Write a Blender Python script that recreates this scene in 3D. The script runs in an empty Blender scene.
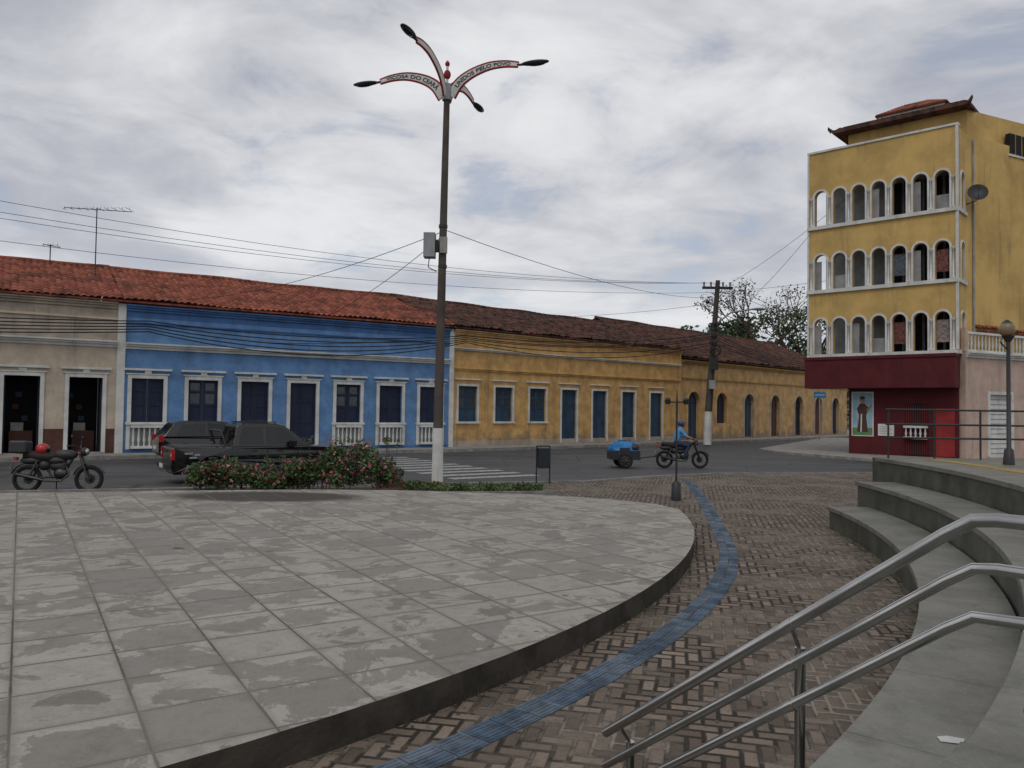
import bpy, bmesh, math, random
from mathutils import Vector, Matrix, noise as mnoise
random.seed(7)
D=bpy.data; SC=bpy.context.scene
R=math.radians
# ------------------------------------------------------------ node helpers
class NT:
    def __init__(s,tree): s.t=tree; s.N=tree.nodes; s.L=tree.links
    def n(s,typ,props=None,**inp):
        nd=s.N.new(typ)
        if props:
            for k,v in props.items(): setattr(nd,k,v)
        for k,v in inp.items():
            s.set(nd.inputs[k.replace('_',' ')],v)
        return nd
    def set(s,sock,v):
        if isinstance(v,bpy.types.NodeSocket): s.L.new(v,sock)
        else: sock.default_value=v
    def m(s,op,a,b=0.0,c=0.0,clamp=False):
        nd=s.N.new('ShaderNodeMath'); nd.operation=op; nd.use_clamp=clamp
        s.set(nd.inputs[0],a); s.set(nd.inputs[1],b)
        if op in('MULTIPLY_ADD','SMOOTH_MIN','COMPARE','WRAP'): s.set(nd.inputs[2],c)
        return nd.outputs[0]
    def mapr(s,v,a,b,c=0.0,d=1.0):
        nd=s.n('ShaderNodeMapRange',{'interpolation_type':'SMOOTHSTEP'}); s.set(nd.inputs[0],v)
        for i,x in enumerate((a,b,c,d)): s.set(nd.inputs[i+1],x)
        return nd.outputs[0]
    def mix(s,f,a,b,bl='MIX'):
        nd=s.N.new('ShaderNodeMix'); nd.data_type='RGBA'; nd.blend_type=bl
        s.set(nd.inputs[0],f)
        for i,x in((6,a),(7,b)):
            if isinstance(x,tuple) and len(x)==3: x=(*x,1)
            s.set(nd.inputs[i],x)
        return nd.outputs[2]
    def noise(s,vec,scale,detail=4,rough=.55,dist=0):
        nd=s.n('ShaderNodeTexNoise',Scale=scale,Detail=detail,Roughness=rough,Distortion=dist)
        s.L.new(vec,nd.inputs['Vector']); return nd.outputs[0]
    def obj(s): return s.n('ShaderNodeTexCoord').outputs['Object']
    def mapping(s,v,scale=(1,1,1),rot=(0,0,0)):
        nd=s.n('ShaderNodeMapping'); s.L.new(v,nd.inputs[0]); nd.inputs['Scale'].default_value=scale; nd.inputs['Rotation'].default_value=rot
        return nd.outputs[0]
def newmat(name):
    m=D.materials.new(name); m.use_nodes=True
    return m,NT(m.node_tree),m.node_tree.nodes['Principled BSDF']
def bump(n,b,h,st=.3,dist=.02):
    nd=n.n('ShaderNodeBump',Strength=st,Distance=dist); n.L.new(h,nd.inputs['Height']); n.L.new(nd.outputs[0],b.inputs['Normal'])
def paint(name,col,rough=.8,var=.3,scale=1.5,dirt=(.09,.08,.07),streak=.35,metal=0,bmp=.15,spec=.3,foot=0):
    m,n,b=newmat(name); v=n.obj()
    a=n.noise(v,scale,6,.65); f=n.noise(v,scale*9,3,.6)
    st=n.noise(n.mapping(v,(2.2,2.2,.22)),1.6,5,.65)
    c2=tuple(x*(1-var) for x in col); c3=tuple(min(1,x*(1+var*.35)) for x in col)
    c=n.mix(n.mapr(a,.3,.7),c2,c3)
    c=n.mix(n.m('MULTIPLY',n.mapr(st,.52,.78),streak),c,dirt)
    c=n.mix(n.m('MULTIPLY',n.mapr(f,.6,.75),var*.6),c,dirt)
    if foot: # rising damp and splash dirt near the pavement, peeled patches
        sp=n.n('ShaderNodeSeparateXYZ'); n.L.new(v,sp.inputs[0])
        w=n.mapr(n.m('ADD',sp.outputs[2],n.m('MULTIPLY',n.m('SUBTRACT',a,.5),1.6)),.15,.95,1,0)
        c=n.mix(n.m('MULTIPLY',w,foot),c,(.16,.14,.12))
        pe=n.noise(v,.9,8,.75); c=n.mix(n.m('MULTIPLY',n.mapr(pe,.64,.67),foot*.7),c,(.30,.27,.22))
    n.L.new(c,b.inputs['Base Color']); b.inputs['Roughness'].default_value=rough; b.inputs['Metallic'].default_value=metal
    b.inputs['Specular IOR Level'].default_value=spec
    if bmp: bump(n,b,f,bmp,.01)
    return m
def gloss(name,col,rough=.15,metal=0,coat=0,add=.004):
    m,n,b=newmat(name); f=n.noise(n.obj(),6,4)
    n.L.new(n.mix(n.mapr(f,.35,.75),col,tuple(x*.7+add for x in col)),b.inputs['Base Color'])
    n.L.new(n.mapr(f,.3,.8,rough,rough+.2),b.inputs['Roughness'])
    b.inputs['Metallic'].default_value=metal; b.inputs['Coat Weight'].default_value=coat
    return m
# ------------------------------------------------------------ mesh builder
class B:
    def __init__(s): s.v=[];s.f=[];s.mi=[];s.sm=[];s.mats=[];s.M=Matrix.Identity(4)
    def mid(s,m):
        if m not in s.mats: s.mats.append(m)
        return s.mats.index(m)
    def add(s,vs,fs,m,sm=False):
        o=len(s.v); s.v+=[s.M@Vector(p) for p in vs]; i=s.mid(m)
        for f in fs: s.f.append([o+k for k in f]); s.mi.append(i); s.sm.append(sm)
    def box(s,x0,x1,y0,y1,z0,z1,m):
        s.add([(x0,y0,z0),(x1,y0,z0),(x1,y1,z0),(x0,y1,z0),(x0,y0,z1),(x1,y0,z1),(x1,y1,z1),(x0,y1,z1)],
          [(0,3,2,1),(4,5,6,7),(0,1,5,4),(1,2,6,5),(2,3,7,6),(3,0,4,7)],m)
    def prism(s,pts,z0,z1,m,mside=None):
        n=len(pts); vs=[(x,y,z0) for x,y in pts]+[(x,y,z1) for x,y in pts]
        s.add(vs,[tuple(range(n,2*n))],m)
        s.add(vs,[tuple(range(n-1,-1,-1))]+[(i,(i+1)%n,(i+1)%n+n,i+n) for i in range(n)],mside or m)
    def prof(s,pts,y0,y1,m):
        n=len(pts); vs=[(x,y0,z) for x,z in pts]+[(x,y1,z) for x,z in pts]
        s.add(vs,[tuple(range(n)),tuple(range(2*n-1,n-1,-1))]+[(i+n,(i+1)%n+n,(i+1)%n,i) for i in range(n)],m)
    def tube(s,pts,r,m,n=8,cap=True,sm=True):
        pts=[Vector(p) for p in pts]; k=len(pts)
        rs=r if isinstance(r,(list,tuple)) else [r]*k
        vs=[];fs=[]; up=None
        for i,p in enumerate(pts):
            d=(pts[min(i+1,k-1)]-pts[max(i-1,0)]).normalized()
            if up is None: up=Vector((0,0,1)) if abs(d.z)<.9 else Vector((1,0,0))
            a=d.cross(up).normalized(); u=a.cross(d).normalized(); up=u
            for j in range(n):
                t=2*math.pi*j/n; vs.append(p+(a*math.cos(t)+u*math.sin(t))*rs[i])
        for i in range(k-1):
            for j in range(n): fs.append((i*n+j,i*n+(j+1)%n,(i+1)*n+(j+1)%n,(i+1)*n+j))
        s.add(vs,fs,m,sm)
        if cap: s.add(vs[:n]+vs[-n:],[tuple(range(n-1,-1,-1)),tuple(range(n,2*n))],m)
    def ell(s,c,r,m,n=12,k=8):
        if not isinstance(r,(list,tuple)): r=(r,r,r)
        vs=[];fs=[]
        for i in range(k+1):
            th=math.pi*i/k
            for j in range(n):
                t=2*math.pi*j/n; vs.append((c[0]+r[0]*math.sin(th)*math.cos(t),c[1]+r[1]*math.sin(th)*math.sin(t),c[2]+r[2]*math.cos(th)))
        for i in range(k):
            for j in range(n): fs.append((i*n+j,(i+1)*n+j,(i+1)*n+(j+1)%n,i*n+(j+1)%n))
        s.add(vs,fs,m,True)
    def torus(s,c,R0,r,m,n=24,k=8,ry=None):
        ry=ry or r; vs=[];fs=[]
        for i in range(n):
            a=2*math.pi*i/n
            for j in range(k):
                t=2*math.pi*j/k; q=R0+r*math.cos(t)
                vs.append((c[0]+q*math.cos(a),c[1]+ry*math.sin(t),c[2]+q*math.sin(a)))
        for i in range(n):
            for j in range(k): fs.append((i*k+j,((i+1)%n)*k+j,((i+1)%n)*k+(j+1)%k,i*k+(j+1)%k))
        s.add(vs,fs,m,True)
    def finish(s,name,parent=None,bevel=0):
        me=D.meshes.new(name); me.from_pydata([tuple(p) for p in s.v],[],s.f)
        for m in s.mats: me.materials.append(m)
        me.polygons.foreach_set('material_index',s.mi); me.polygons.foreach_set('use_smooth',s.sm); me.update()
        bm=bmesh.new(); bm.from_mesh(me); bmesh.ops.recalc_face_normals(bm,faces=bm.faces); bm.to_mesh(me); bm.free()
        o=D.objects.new(name,me); SC.collection.objects.link(o)
        if parent: o.parent=parent
        if bevel:
            bv=o.modifiers.new('bevel','BEVEL'); bv.width=bevel; bv.segments=2; bv.limit_method='ANGLE'; bv.angle_limit=R(40)
        return o
def root(name,loc=(0,0,0),rz=0):
    e=D.objects.new(name,None); SC.collection.objects.link(e); e.location=loc; e.rotation_euler=(0,0,rz); e.empty_display_size=.3; return e
# ------------------------------------------------------------ materials
BLUE=paint('blue_paint',(.125,.25,.465),var=.3,streak=.35,foot=.5)
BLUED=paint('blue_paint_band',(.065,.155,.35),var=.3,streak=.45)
NAVY=paint('navy_wood',(.014,.022,.05),rough=.6,streak=.1)
SHUT=paint('shutter_blue',(.03,.065,.11),rough=.6,streak=.2)
WHITE=paint('white_trim',(.62,.62,.59),var=.22,streak=.35)
YEL=paint('yellow_plaster',(.60,.365,.14),var=.32,streak=.5,foot=.7)
YEL2=paint('yellow_plaster_faded',(.52,.33,.145),var=.35,streak=.55,foot=.7)
YEL3=paint('yellow_tower_plaster',(.58,.385,.135),var=.28,scale=.5,streak=.45)
YELD=paint('yellow_dark_trim',(.38,.24,.08),var=.3,streak=.4)  # deeper yellow for cornices and window bars
BEIGE=paint('beige_plaster',(.52,.435,.34),var=.22,streak=.35,foot=.5)
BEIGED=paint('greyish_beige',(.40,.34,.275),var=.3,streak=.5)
PINK=paint('salmon_plaster',(.50,.37,.30),var=.2,streak=.45)
DADO=paint('dark_dado',(.10,.045,.035),var=.3)
REDP=paint('dark_red_paint',(.095,.013,.016),var=.25,streak=.15)
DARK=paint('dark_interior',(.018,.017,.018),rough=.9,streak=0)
GREYP=paint('grey_paint',(.3,.31,.32),streak=.3)
METB=paint('black_metal',(.020,.020,.022),rough=.5,streak=.1,spec=.5)
CONC=paint('concrete',(.30,.285,.26),var=.35,scale=3,streak=.3,bmp=.4)
KERB=paint('kerb_concrete',(.25,.24,.22),var=.4,scale=3,streak=.2,bmp=.4)
POLE=paint('painted_pole',(.085,.07,.06),var=.35,streak=.4)
WOODP=paint('utility_pole_concrete',(.075,.066,.058),var=.35,streak=.4)
REDSIGN=paint('red_sign_paint',(.30,.03,.03),streak=.1)
WIRE=paint('black_cable',(.012,.012,.013),rough=.7,streak=0,bmp=0)
RUBBER=paint('tyre_rubber',(.018,.018,.019),rough=.85,streak=0)
BLACKC=gloss('black_car_paint',(.005,.005,.006),.12,coat=.3,add=.002)
GLASS=gloss('dark_glass',(.004,.005,.006),.03,add=.001)
WINGL=gloss('window_glass',(.05,.06,.07),.08)
CHROME=gloss('chrome',(.45,.45,.45),.25,1)
DKMET=gloss('dark_engine_metal',(.09,.09,.09),.4,1)
STEEL=gloss('brushed_steel',(.46,.455,.44),.17,1)
REDL=gloss('tail_lamp_red',(.4,.01,.01),.2)
BLUEC=paint('bright_blue_plastic',(.03,.20,.48),rough=.5,streak=.2,scale=5)
SHIRT=paint('light_blue_cloth',(.10,.32,.62),rough=.9,streak=0,var=.3,scale=8)
JEANS=paint('denim_cloth',(.03,.045,.09),rough=.9,streak=0,scale=8)
SKIN=paint('skin',(.30,.17,.11),rough=.6,streak=0,var=.1)
HELM=gloss('helmet_shell',(.03,.05,.12),.2)
REDH=gloss('red_helmet_shell',(.45,.02,.02),.2)
SHOE=paint('shoe_leather',(.02,.018,.016),rough=.6,streak=0)

def tiles_mat(name,cols,moss):
    m,n,b=newmat(name); v=n.obj(); sp=n.n('ShaderNodeSeparateXYZ'); n.L.new(v,sp.inputs[0])
    cx=n.m('FLOOR',n.m('DIVIDE',sp.outputs[0],.24)); cy=n.m('FLOOR',n.m('DIVIDE',sp.outputs[1],.38))
    cb=n.n('ShaderNodeCombineXYZ'); n.L.new(cx,cb.inputs[0]); n.L.new(cy,cb.inputs[1])
    w=n.n('ShaderNodeTexWhiteNoise'); n.L.new(cb.outputs[0],w.inputs[0])
    c=n.mix(w.outputs[0],cols[0],cols[1])
    big=n.noise(v,.7,6,.7); fine=n.noise(v,9,4,.6)
    c=n.mix(n.mapr(big,.45,.7,0,moss),c,(.035,.03,.027)); c=n.mix(n.mapr(fine,.5,.8,0,.5),c,(.05,.04,.035))
    n.L.new(c,b.inputs['Base Color']); b.inputs['Roughness'].default_value=.95; b.inputs['Specular IOR Level'].default_value=.1; bump(n,b,fine,.4,.02)
    return m
TRED=tiles_mat('clay_tiles_red',((.17,.055,.036),(.34,.115,.075)),.65)
TDARK=tiles_mat('clay_tiles_weathered',((.045,.032,.028),(.15,.068,.05)),.85)

def asphalt():
    m,n,b=newmat('asphalt'); v=n.obj(); a=n.noise(v,.35,6,.7); f=n.noise(v,40,3,.7)
    c=n.mix(n.mapr(a,.3,.7),(.05,.05,.053),(.10,.098,.096)); c=n.mix(n.mapr(f,.4,.8,0,.6),c,(.03,.03,.03))
    tr=n.noise(n.mapping(v,(.12,1.2,1),(0,0,R(-36))),1.0,4,.6); c=n.mix(n.mapr(tr,.5,.7,0,.5),c,(.13,.125,.12))
    vo=n.n('ShaderNodeTexVoronoi',{'feature':'DISTANCE_TO_EDGE'},Scale=.35); n.L.new(v,vo.inputs['Vector'])
    c=n.mix(n.mapr(vo.outputs[0],.0,.012,.7,0),c,(.02,.02,.02))
    n.L.new(c,b.inputs['Base Color']); n.L.new(n.mapr(a,.3,.7,.65,.9),b.inputs['Roughness']); b.inputs['Specular IOR Level'].default_value=.3; bump(n,b,f,.5,.01); return m
ASPH=asphalt()
def pavers():
    m,n,b=newmat('herringbone_pavers'); v0=n.obj(); u=.105
    # slight settling: the courses wander a little
    wn=n.n('ShaderNodeTexNoise',Scale=.8,Detail=2.0); n.L.new(v0,wn.inputs['Vector'])
    wa=n.n('ShaderNodeVectorMath',{'operation':'MULTIPLY_ADD'}); n.L.new(wn.outputs['Color'],wa.inputs[0]); wa.inputs[1].default_value=(.07,.07,0); n.L.new(v0,wa.inputs[2]); v=wa.outputs[0]
    mp=n.mapping(v,(1/u,1/u,1),(0,0,R(-32+45))); sp=n.n('ShaderNodeSeparateXYZ'); n.L.new(mp,sp.inputs[0])
    X,Y=sp.outputs[0],sp.outputs[1]; i=n.m('FLOOR',X); j=n.m('FLOOR',Y); fx=n.m('SUBTRACT',X,i); fy=n.m('SUBTRACT',Y,j)
    k=n.m('FLOORED_MODULO',n.m('SUBTRACT',i,j),4.0)
    e=[n.m('COMPARE',k,float(q),.2) for q in range(4)]
    dl=n.m('ADD',fx,e[1]); dr=n.m('ADD',n.m('SUBTRACT',1.0,fx),e[0]); db=n.m('ADD',fy,e[2]); dt=n.m('ADD',n.m('SUBTRACT',1.0,fy),e[3])
    d=n.m('MINIMUM',n.m('MINIMUM',dl,dr),n.m('MINIMUM',db,dt))
    cb=n.n('ShaderNodeCombineXYZ'); n.L.new(n.m('SUBTRACT',i,e[1]),cb.inputs[0]); n.L.new(n.m('SUBTRACT',j,e[2]),cb.inputs[1])
    w=n.n('ShaderNodeTexWhiteNoise'); n.L.new(cb.outputs[0],w.inputs[0])
    f=n.noise(v0,30,4,.7); big=n.noise(v0,.6,6,.7); gr=n.noise(v0,110,2,.6)
    wob=n.m('ADD',d,n.m('MULTIPLY',n.m('SUBTRACT',f,.5),.24))
    c=n.mix(w.outputs[0],(.105,.078,.058),(.27,.212,.165))
    c=n.mix(n.mapr(big,.35,.68,0,.6),c,(.085,.067,.052)); c=n.mix(n.mapr(f,.45,.8,0,.55),c,(.055,.043,.035)); c=n.mix(n.mapr(gr,.5,.75,0,.3),c,(.24,.21,.18))
    jt=n.mapr(wob,.07,.19); jc=n.mix(n.mapr(big,.45,.62),(.032,.027,.021),(.26,.225,.18))
    c=n.mix(jt,jc,c); n.L.new(c,b.inputs['Base Color']); n.L.new(n.mapr(f,.3,.7,.75,.95),b.inputs['Roughness']); b.inputs['Specular IOR Level'].default_value=.25
    h=n.m('ADD',n.mapr(wob,.03,.2),n.m('ADD',n.m('MULTIPLY',w.outputs[0],.5),n.m('MULTIPLY',f,.3))); bump(n,b,h,.9,.014); return m
PAV=pavers()
def stage_mat():
    m,n,b=newmat('stage_slabs'); v=n.obj(); u=.62
    mp=n.mapping(v,(1/u,1/u,1),(0,0,R(-32.2))); sp=n.n('ShaderNodeSeparateXYZ'); n.L.new(mp,sp.inputs[0])
    X,Y=sp.outputs[0],sp.outputs[1]; i=n.m('FLOOR',X); j=n.m('FLOOR',Y); fx=n.m('SUBTRACT',X,i); fy=n.m('SUBTRACT',Y,j)
    d=n.m('MINIMUM',n.m('MINIMUM',fx,n.m('SUBTRACT',1.0,fx)),n.m('MINIMUM',fy,n.m('SUBTRACT',1.0,fy)))
    cb=n.n('ShaderNodeCombineXYZ'); n.L.new(i,cb.inputs[0]); n.L.new(j,cb.inputs[1])
    w=n.n('ShaderNodeTexWhiteNoise'); n.L.new(cb.outputs[0],w.inputs[0]); W=w.outputs[0]
    va=n.n('ShaderNodeVectorMath',{'operation':'MULTIPLY_ADD'}); n.L.new(w.outputs[1],va.inputs[0]); va.inputs[1].default_value=(.3,.3,.3); n.L.new(v,va.inputs[2])
    st=n.noise(va.outputs[0],1.7,9,.68,.6); big=n.noise(v,.28,4,.6); f=n.noise(v,45,3,.7); md=n.noise(v,5,6,.75); gr=n.noise(v,140,2,.6)
    q=n.m('ADD',n.m('ADD',st,n.m('MULTIPLY',n.m('SUBTRACT',W,.5),.16)),n.m('MULTIPLY',n.m('SUBTRACT',big,.5),.45))
    q=n.m('ADD',q,n.m('MULTIPLY',n.mapr(d,0,.28,1,0),-.05))
    wet=n.mapr(q,.45,.49)
    dry=n.mix(W,(.31,.285,.245),(.385,.36,.315)); damp=n.mix(W,(.185,.172,.15),(.25,.233,.205))
    c=n.mix(wet,dry,damp)
    rim=n.m('SUBTRACT',n.mapr(q,.44,.465),n.mapr(q,.465,.50)); c=n.mix(n.m('MULTIPLY',rim,.4),c,(.46,.43,.38))
    c=n.mix(n.mapr(md,.42,.75,0,.55),c,(.14,.125,.105)); c=n.mix(n.mapr(f,.5,.8,0,.4),c,(.12,.11,.095)); c=n.mix(n.mapr(gr,.52,.72,0,.3),c,(.42,.40,.36))
    s2=n.n('ShaderNodeSeparateXYZ'); n.L.new(v,s2.inputs[0])
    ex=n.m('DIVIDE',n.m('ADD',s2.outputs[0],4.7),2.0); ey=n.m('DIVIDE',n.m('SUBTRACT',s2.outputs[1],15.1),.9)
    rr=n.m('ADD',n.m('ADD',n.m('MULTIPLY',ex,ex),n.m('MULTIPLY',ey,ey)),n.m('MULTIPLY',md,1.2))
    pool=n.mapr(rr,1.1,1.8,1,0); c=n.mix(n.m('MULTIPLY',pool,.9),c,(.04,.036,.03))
    sp_=n.noise(v,3.3,2,.5); c=n.mix(n.mapr(sp_,.74,.77,0,.7),c,(.06,.048,.035))
    dj=n.m('ADD',d,n.m('MULTIPLY',n.m('SUBTRACT',md,.5),.03)); jt=n.mapr(dj,.004,.017)
    jc=n.mix(n.mapr(big,.4,.6),(.075,.064,.05),(.20,.18,.15)); c=n.mix(jt,jc,c); c=n.mix(n.mapr(dj,.01,.09,.25,0),c,(.13,.115,.095))
    n.L.new(c,b.inputs['Base Color']); b.inputs['Specular IOR Level'].default_value=.16
    n.L.new(n.m('SUBTRACT',.82,n.m('MULTIPLY',wet,.12)),b.inputs['Roughness'])
    h=n.m('ADD',n.mapr(dj,.003,.02),n.m('ADD',n.m('MULTIPLY',f,.15),n.m('MULTIPLY',W,.3))); bump(n,b,h,.5,.01); return m
STAGE=stage_mat()
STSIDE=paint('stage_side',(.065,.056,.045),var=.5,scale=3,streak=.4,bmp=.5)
def bench_mat():
    m,n,b=newmat('bench_terrazzo'); v=n.obj(); a=n.noise(v,.9,6,.65); f=n.noise(v,60,2,.6); s=n.noise(v,4,6,.7)
    c=n.mix(n.mapr(a,.3,.7),(.12,.12,.10),(.215,.212,.185)); c=n.mix(n.mapr(s,.45,.8,0,.65),c,(.075,.07,.055)); c=n.mix(n.mapr(f,.5,.7,0,.25),c,(.30,.29,.26))
    sp=n.n('ShaderNodeSeparateXYZ'); n.L.new(v,sp.inputs[0]); an=n.m('ARCTAN2',n.m('SUBTRACT',sp.outputs[1],14.5),n.m('ADD',sp.outputs[0],11.4))
    fr=n.m('FRACT',n.m('MULTIPLY',an,14.0)); c=n.mix(n.mapr(n.m('ABSOLUTE',n.m('SUBTRACT',fr,.5)),.0,.006,.8,0),c,(.03,.03,.025))
    n.L.new(c,b.inputs['Base Color']); n.L.new(n.mapr(s,.3,.7,.36,.62),b.inputs['Roughness']); b.inputs['Specular IOR Level'].default_value=.4; bump(n,b,s,.12,.01); return m
BENCH=bench_mat()
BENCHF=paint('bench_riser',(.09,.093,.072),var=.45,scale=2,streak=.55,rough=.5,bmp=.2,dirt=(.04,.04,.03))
TACB=[paint('tactile_blue_%s'%k,c,var=.5,scale=6,streak=.4,dirt=(.15,.14,.125),rough=.9,spec=.2) for k,c in (('a',(.105,.145,.19)),('b',(.135,.17,.21)),('c',(.08,.115,.16)))]
TACY=paint('tactile_yellow',(.38,.27,.07),var=.4,scale=6)
ROADW=paint('road_marking',(.38,.38,.36),var=.5,scale=6,streak=.5,dirt=(.09,.09,.09))
SOIL=paint('soil',(.09,.06,.04),var=.4,scale=4)
GRASSG=paint('ground_grass',(.06,.08,.03),var=.5,scale=.3,streak=.2)
def leafm(name,c,k=1.5):
    m,n,b=newmat(name); f=n.noise(n.obj(),3,4,.7); n.L.new(n.mix(n.mapr(f,.35,.65),tuple(x*.55 for x in c),tuple(min(1,x*k) for x in c)),b.inputs['Base Color'])
    b.inputs['Roughness'].default_value=.6; return m
LEAF=leafm('leaf_green',(.06,.11,.03)); LEAF2=leafm('leaf_dark',(.02,.04,.015)); LEAF3=leafm('leaf_olive',(.08,.09,.03)); FLOW=leafm('pink_flower',(.50,.11,.17),1.3); FLOW2=leafm('pale_pink_flower',(.60,.27,.30),1.2); BARK=paint('bark',(.08,.06,.045),var=.4,scale=5)
DRYL=leafm('dry_leaf',(.12,.07,.03))

# ------------------------------------------------------------ ground, road, plaza
b=B(); b.box(-900,900,-900,900,-.6,-.03,GRASSG); b.finish('ground')
b=B(); b.add([(-70,-30,0),(90,-30,0),(90,110,0),(-70,110,0)],[(0,1,2,3)],ASPH); b.finish('road')
edge=[(-40,5.5),(-20,13.0),(-12,16.4),(-5,18.7),(-1,20.1),(2,21.0),(4.2,22.9),(6.5,24.3),(10.8,25.1),(20,25.6),(45,25.8)]
b=B(); b.prism(edge[::-1]+[(-40,-25),(45,-25)],-.02,.08,PAV,KERB); b.finish('plaza_pavement')
def strip(b,path,off0,off1,z0,z1,m):
    P=[Vector((p[0],p[1])) for p in path]; A=[];C=[]
    for i,p in enumerate(P):
        d=(P[min(i+1,len(P)-1)]-P[max(i-1,0)]).normalized(); nn=Vector((-d.y,d.x)); A.append(p+nn*off0); C.append(p+nn*off1)
    for i in range(len(P)-1):
        b.prism([A[i],A[i+1],C[i+1],C[i]],z0,z1,m)
b=B(); strip(b,edge,0.0,.14,-.02,.12,KERB); b.finish('plaza_kerb')
CX,CY=-11.4,14.5
def pol(r,a): return (CX+r*math.cos(R(a)),CY+r*math.sin(R(a)))
out=[pol(14.42,a) for a in range(-110,-4,2)]+[(3.02,14.0),(2.75,14.75),(2.1,15.35),(.8,16.0),(-1,16.4),(-2.4,16.55),(-4.3,16.45),(-6.3,16.0),(-9.8,15.05),(-16,13),(-20,10),(-20,4)]
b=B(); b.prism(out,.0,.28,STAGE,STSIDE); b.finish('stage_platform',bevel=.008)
path=[pol(14.88,a) for a in range(-70,-11,1)]+[(3.45,12.9),(3.78,14.7),(4.12,16.6),(4.5,18.8),(4.8,20.7),(5.0,22.4)]
def resample(pts,st):
    P=[Vector(p) for p in pts]; o=[P[0]]; acc=0
    for a,c in zip(P,P[1:]):
        L=(c-a).length; t=st-acc
        while t<=L: o.append(a+(c-a)*(t/L)); t+=st
        acc=L-(t-st)
    return o
rp=resample(path,.25); b=B()
for i in range(1,len(rp)-2):
    d=(rp[i+1]-rp[i]).normalized(); nn=Vector((-d.y,d.x))
    for k in(-1,0):
        o0=k*.125+.004; o1=o0+.117; jz=random.random()*.004; jx=random.uniform(-.004,.004); a=rp[i]+d*.005+nn*jx; c=rp[i+1]-d*.005+nn*jx
        mm=random.choice(TACB); b.prism([a+nn*o0,a+nn*o1,c+nn*o1,c+nn*o0][::-1],.077,.085+jz,mm)
        for q in range(3):
            e0=o0+.016+q*.035; b.prism([a+nn*e0+d*.02,a+nn*(e0+.016)+d*.02,c+nn*(e0+.016)-d*.02,c+nn*e0-d*.02][::-1],.084+jz,.0885+jz,mm)
b.finish('tactile_paving_strip')
def sector(b,r0,r1,a0,a1,z0,z1,m,ms,st=1.0):
    n=max(2,int((a1-a0)/st)); A=[pol(r1,a0+(a1-a0)*i/n) for i in range(n+1)]; C=[pol(r0,a0+(a1-a0)*i/n) for i in range(n+1)]
    for i in range(n):
        vs=[(*C[i],z1),(*A[i],z1),(*A[i+1],z1),(*C[i+1],z1),(*C[i],z0),(*C[i+1],z0)]
        b.add(vs,[(0,1,2,3)],m); b.add(vs,[(4,0,3,5)],ms,True)
    for P,Q in((A[0],C[0]),(A[-1],C[-1])):
        b.add([(*P,z0),(*Q,z0),(*Q,z1),(*P,z1)],[(0,1,2,3)],ms)
er=root('amphitheatre_seating')
for (r0,r1,z1,aw) in((16.85,17.53,.46,-4.2),(17.52,18.21,.84,-2.4),(18.2,34,1.22,0)):
    b=B()
    for a0,a1 in((-43.2,aw),(-85,-50)) :
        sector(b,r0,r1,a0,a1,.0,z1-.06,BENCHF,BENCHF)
        sector(b,r0-.035,r1-.036,a0,a1+.1,z1-.06,z1,BENCH,BENCH)
    b.finish('tier',er)
b=B(); ns=6
for i in range(ns):
    r0=16.3+i*.32; sector(b,r0,18.2 if i<ns-1 else 34,-50,-43.2,.0,.08+.19*(i+1),BENCH,BENCHF)
b.finish('stair_steps',er)
b=B(); b.prism([(6.82,14.53),(24,14.53),(24,14.75),(6.82,14.75)],0,1.215,BENCHF); b.finish('end_wall',er)
b=B()
for i in range(60):
    a0=-40+i*.66
    p=[pol(18.95,a0),pol(19.2,a0),pol(19.2,a0+.63),pol(18.95,a0+.63)]; b.prism(p,1.215,1.227,TACY)
b.finish('tactile_yellow_strip',er)
b=B(); b.add([(2.10,3.83,.464),(2.19,3.80,.466),(2.23,3.85,.470),(2.17,3.90,.464),(2.11,3.88,.468)],[(0,1,2,3,4)],WHITE); b.finish('paper_litter')
hr=root('stair_handrail'); b=B()
def hp(t,dz):
    x=1.361-.81*t; y=2.3+t; z=1.747-(.963*t if t>0 else 0)+dz; return (x,y,z)
for dz,te in((0,1.15),(-.14,1.15),(-.28,1.0)):
    pts=[hp(t,dz) for t in(-2.0,-.5,-.12,-.05)]
    if dz<-.2: pts=[hp(t,dz) for t in(-2.0,-.5,-.17,-.1)]
    pts+=[hp(0.0,dz-.008),hp(.06,dz),hp(.5,dz),hp(te,dz)]
    b.tube(pts,.021 if dz==0 else .0175,STEEL,16)
    for t in(.45,-.13):
        x,y,z=hp(t,dz); x2,y2,z2=hp(t+.02,dz); b.tube([(x,y,z),(x2,y2,z2)],.0222 if dz==0 else .0187,STEEL,16)
for t in(-1.4,-.13,.455,1.08):
    x,y,z=hp(t,0); gz=.1 if t>1 else (.6 if t>.2 else 1.2); ox,oy=.05,.06
    b.tube([(x+ox,y+oy,gz),(x+ox,y+oy,z-.1)],.019,STEEL,12)
    for dz in(0,-.14,-.28):
        xx,yy,zz=hp(t,dz)
        b.tube([(x+ox,y+oy,z-.11+min(0,dz+.11) if dz else z-.11),(xx,yy,zz-.018)],.008,STEEL,8)
    b.tube([(x+ox,y+oy,gz),(x+ox,y+oy,gz+.012)],.05,STEEL,14)
b.finish('rails',hr)
gr=root('guard_railing'); b=B()
for i in range(6):
    x=6.95+i*.85; b.tube([(x,14.4,1.22),(x,14.4,2.1)],.018,METB,8)
for z in(2.12,1.85,1.6): b.tube([(6.9,14.4,z),(11.2,14.4,z)],.018,METB,8)
b.finish('rails',gr)

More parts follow.
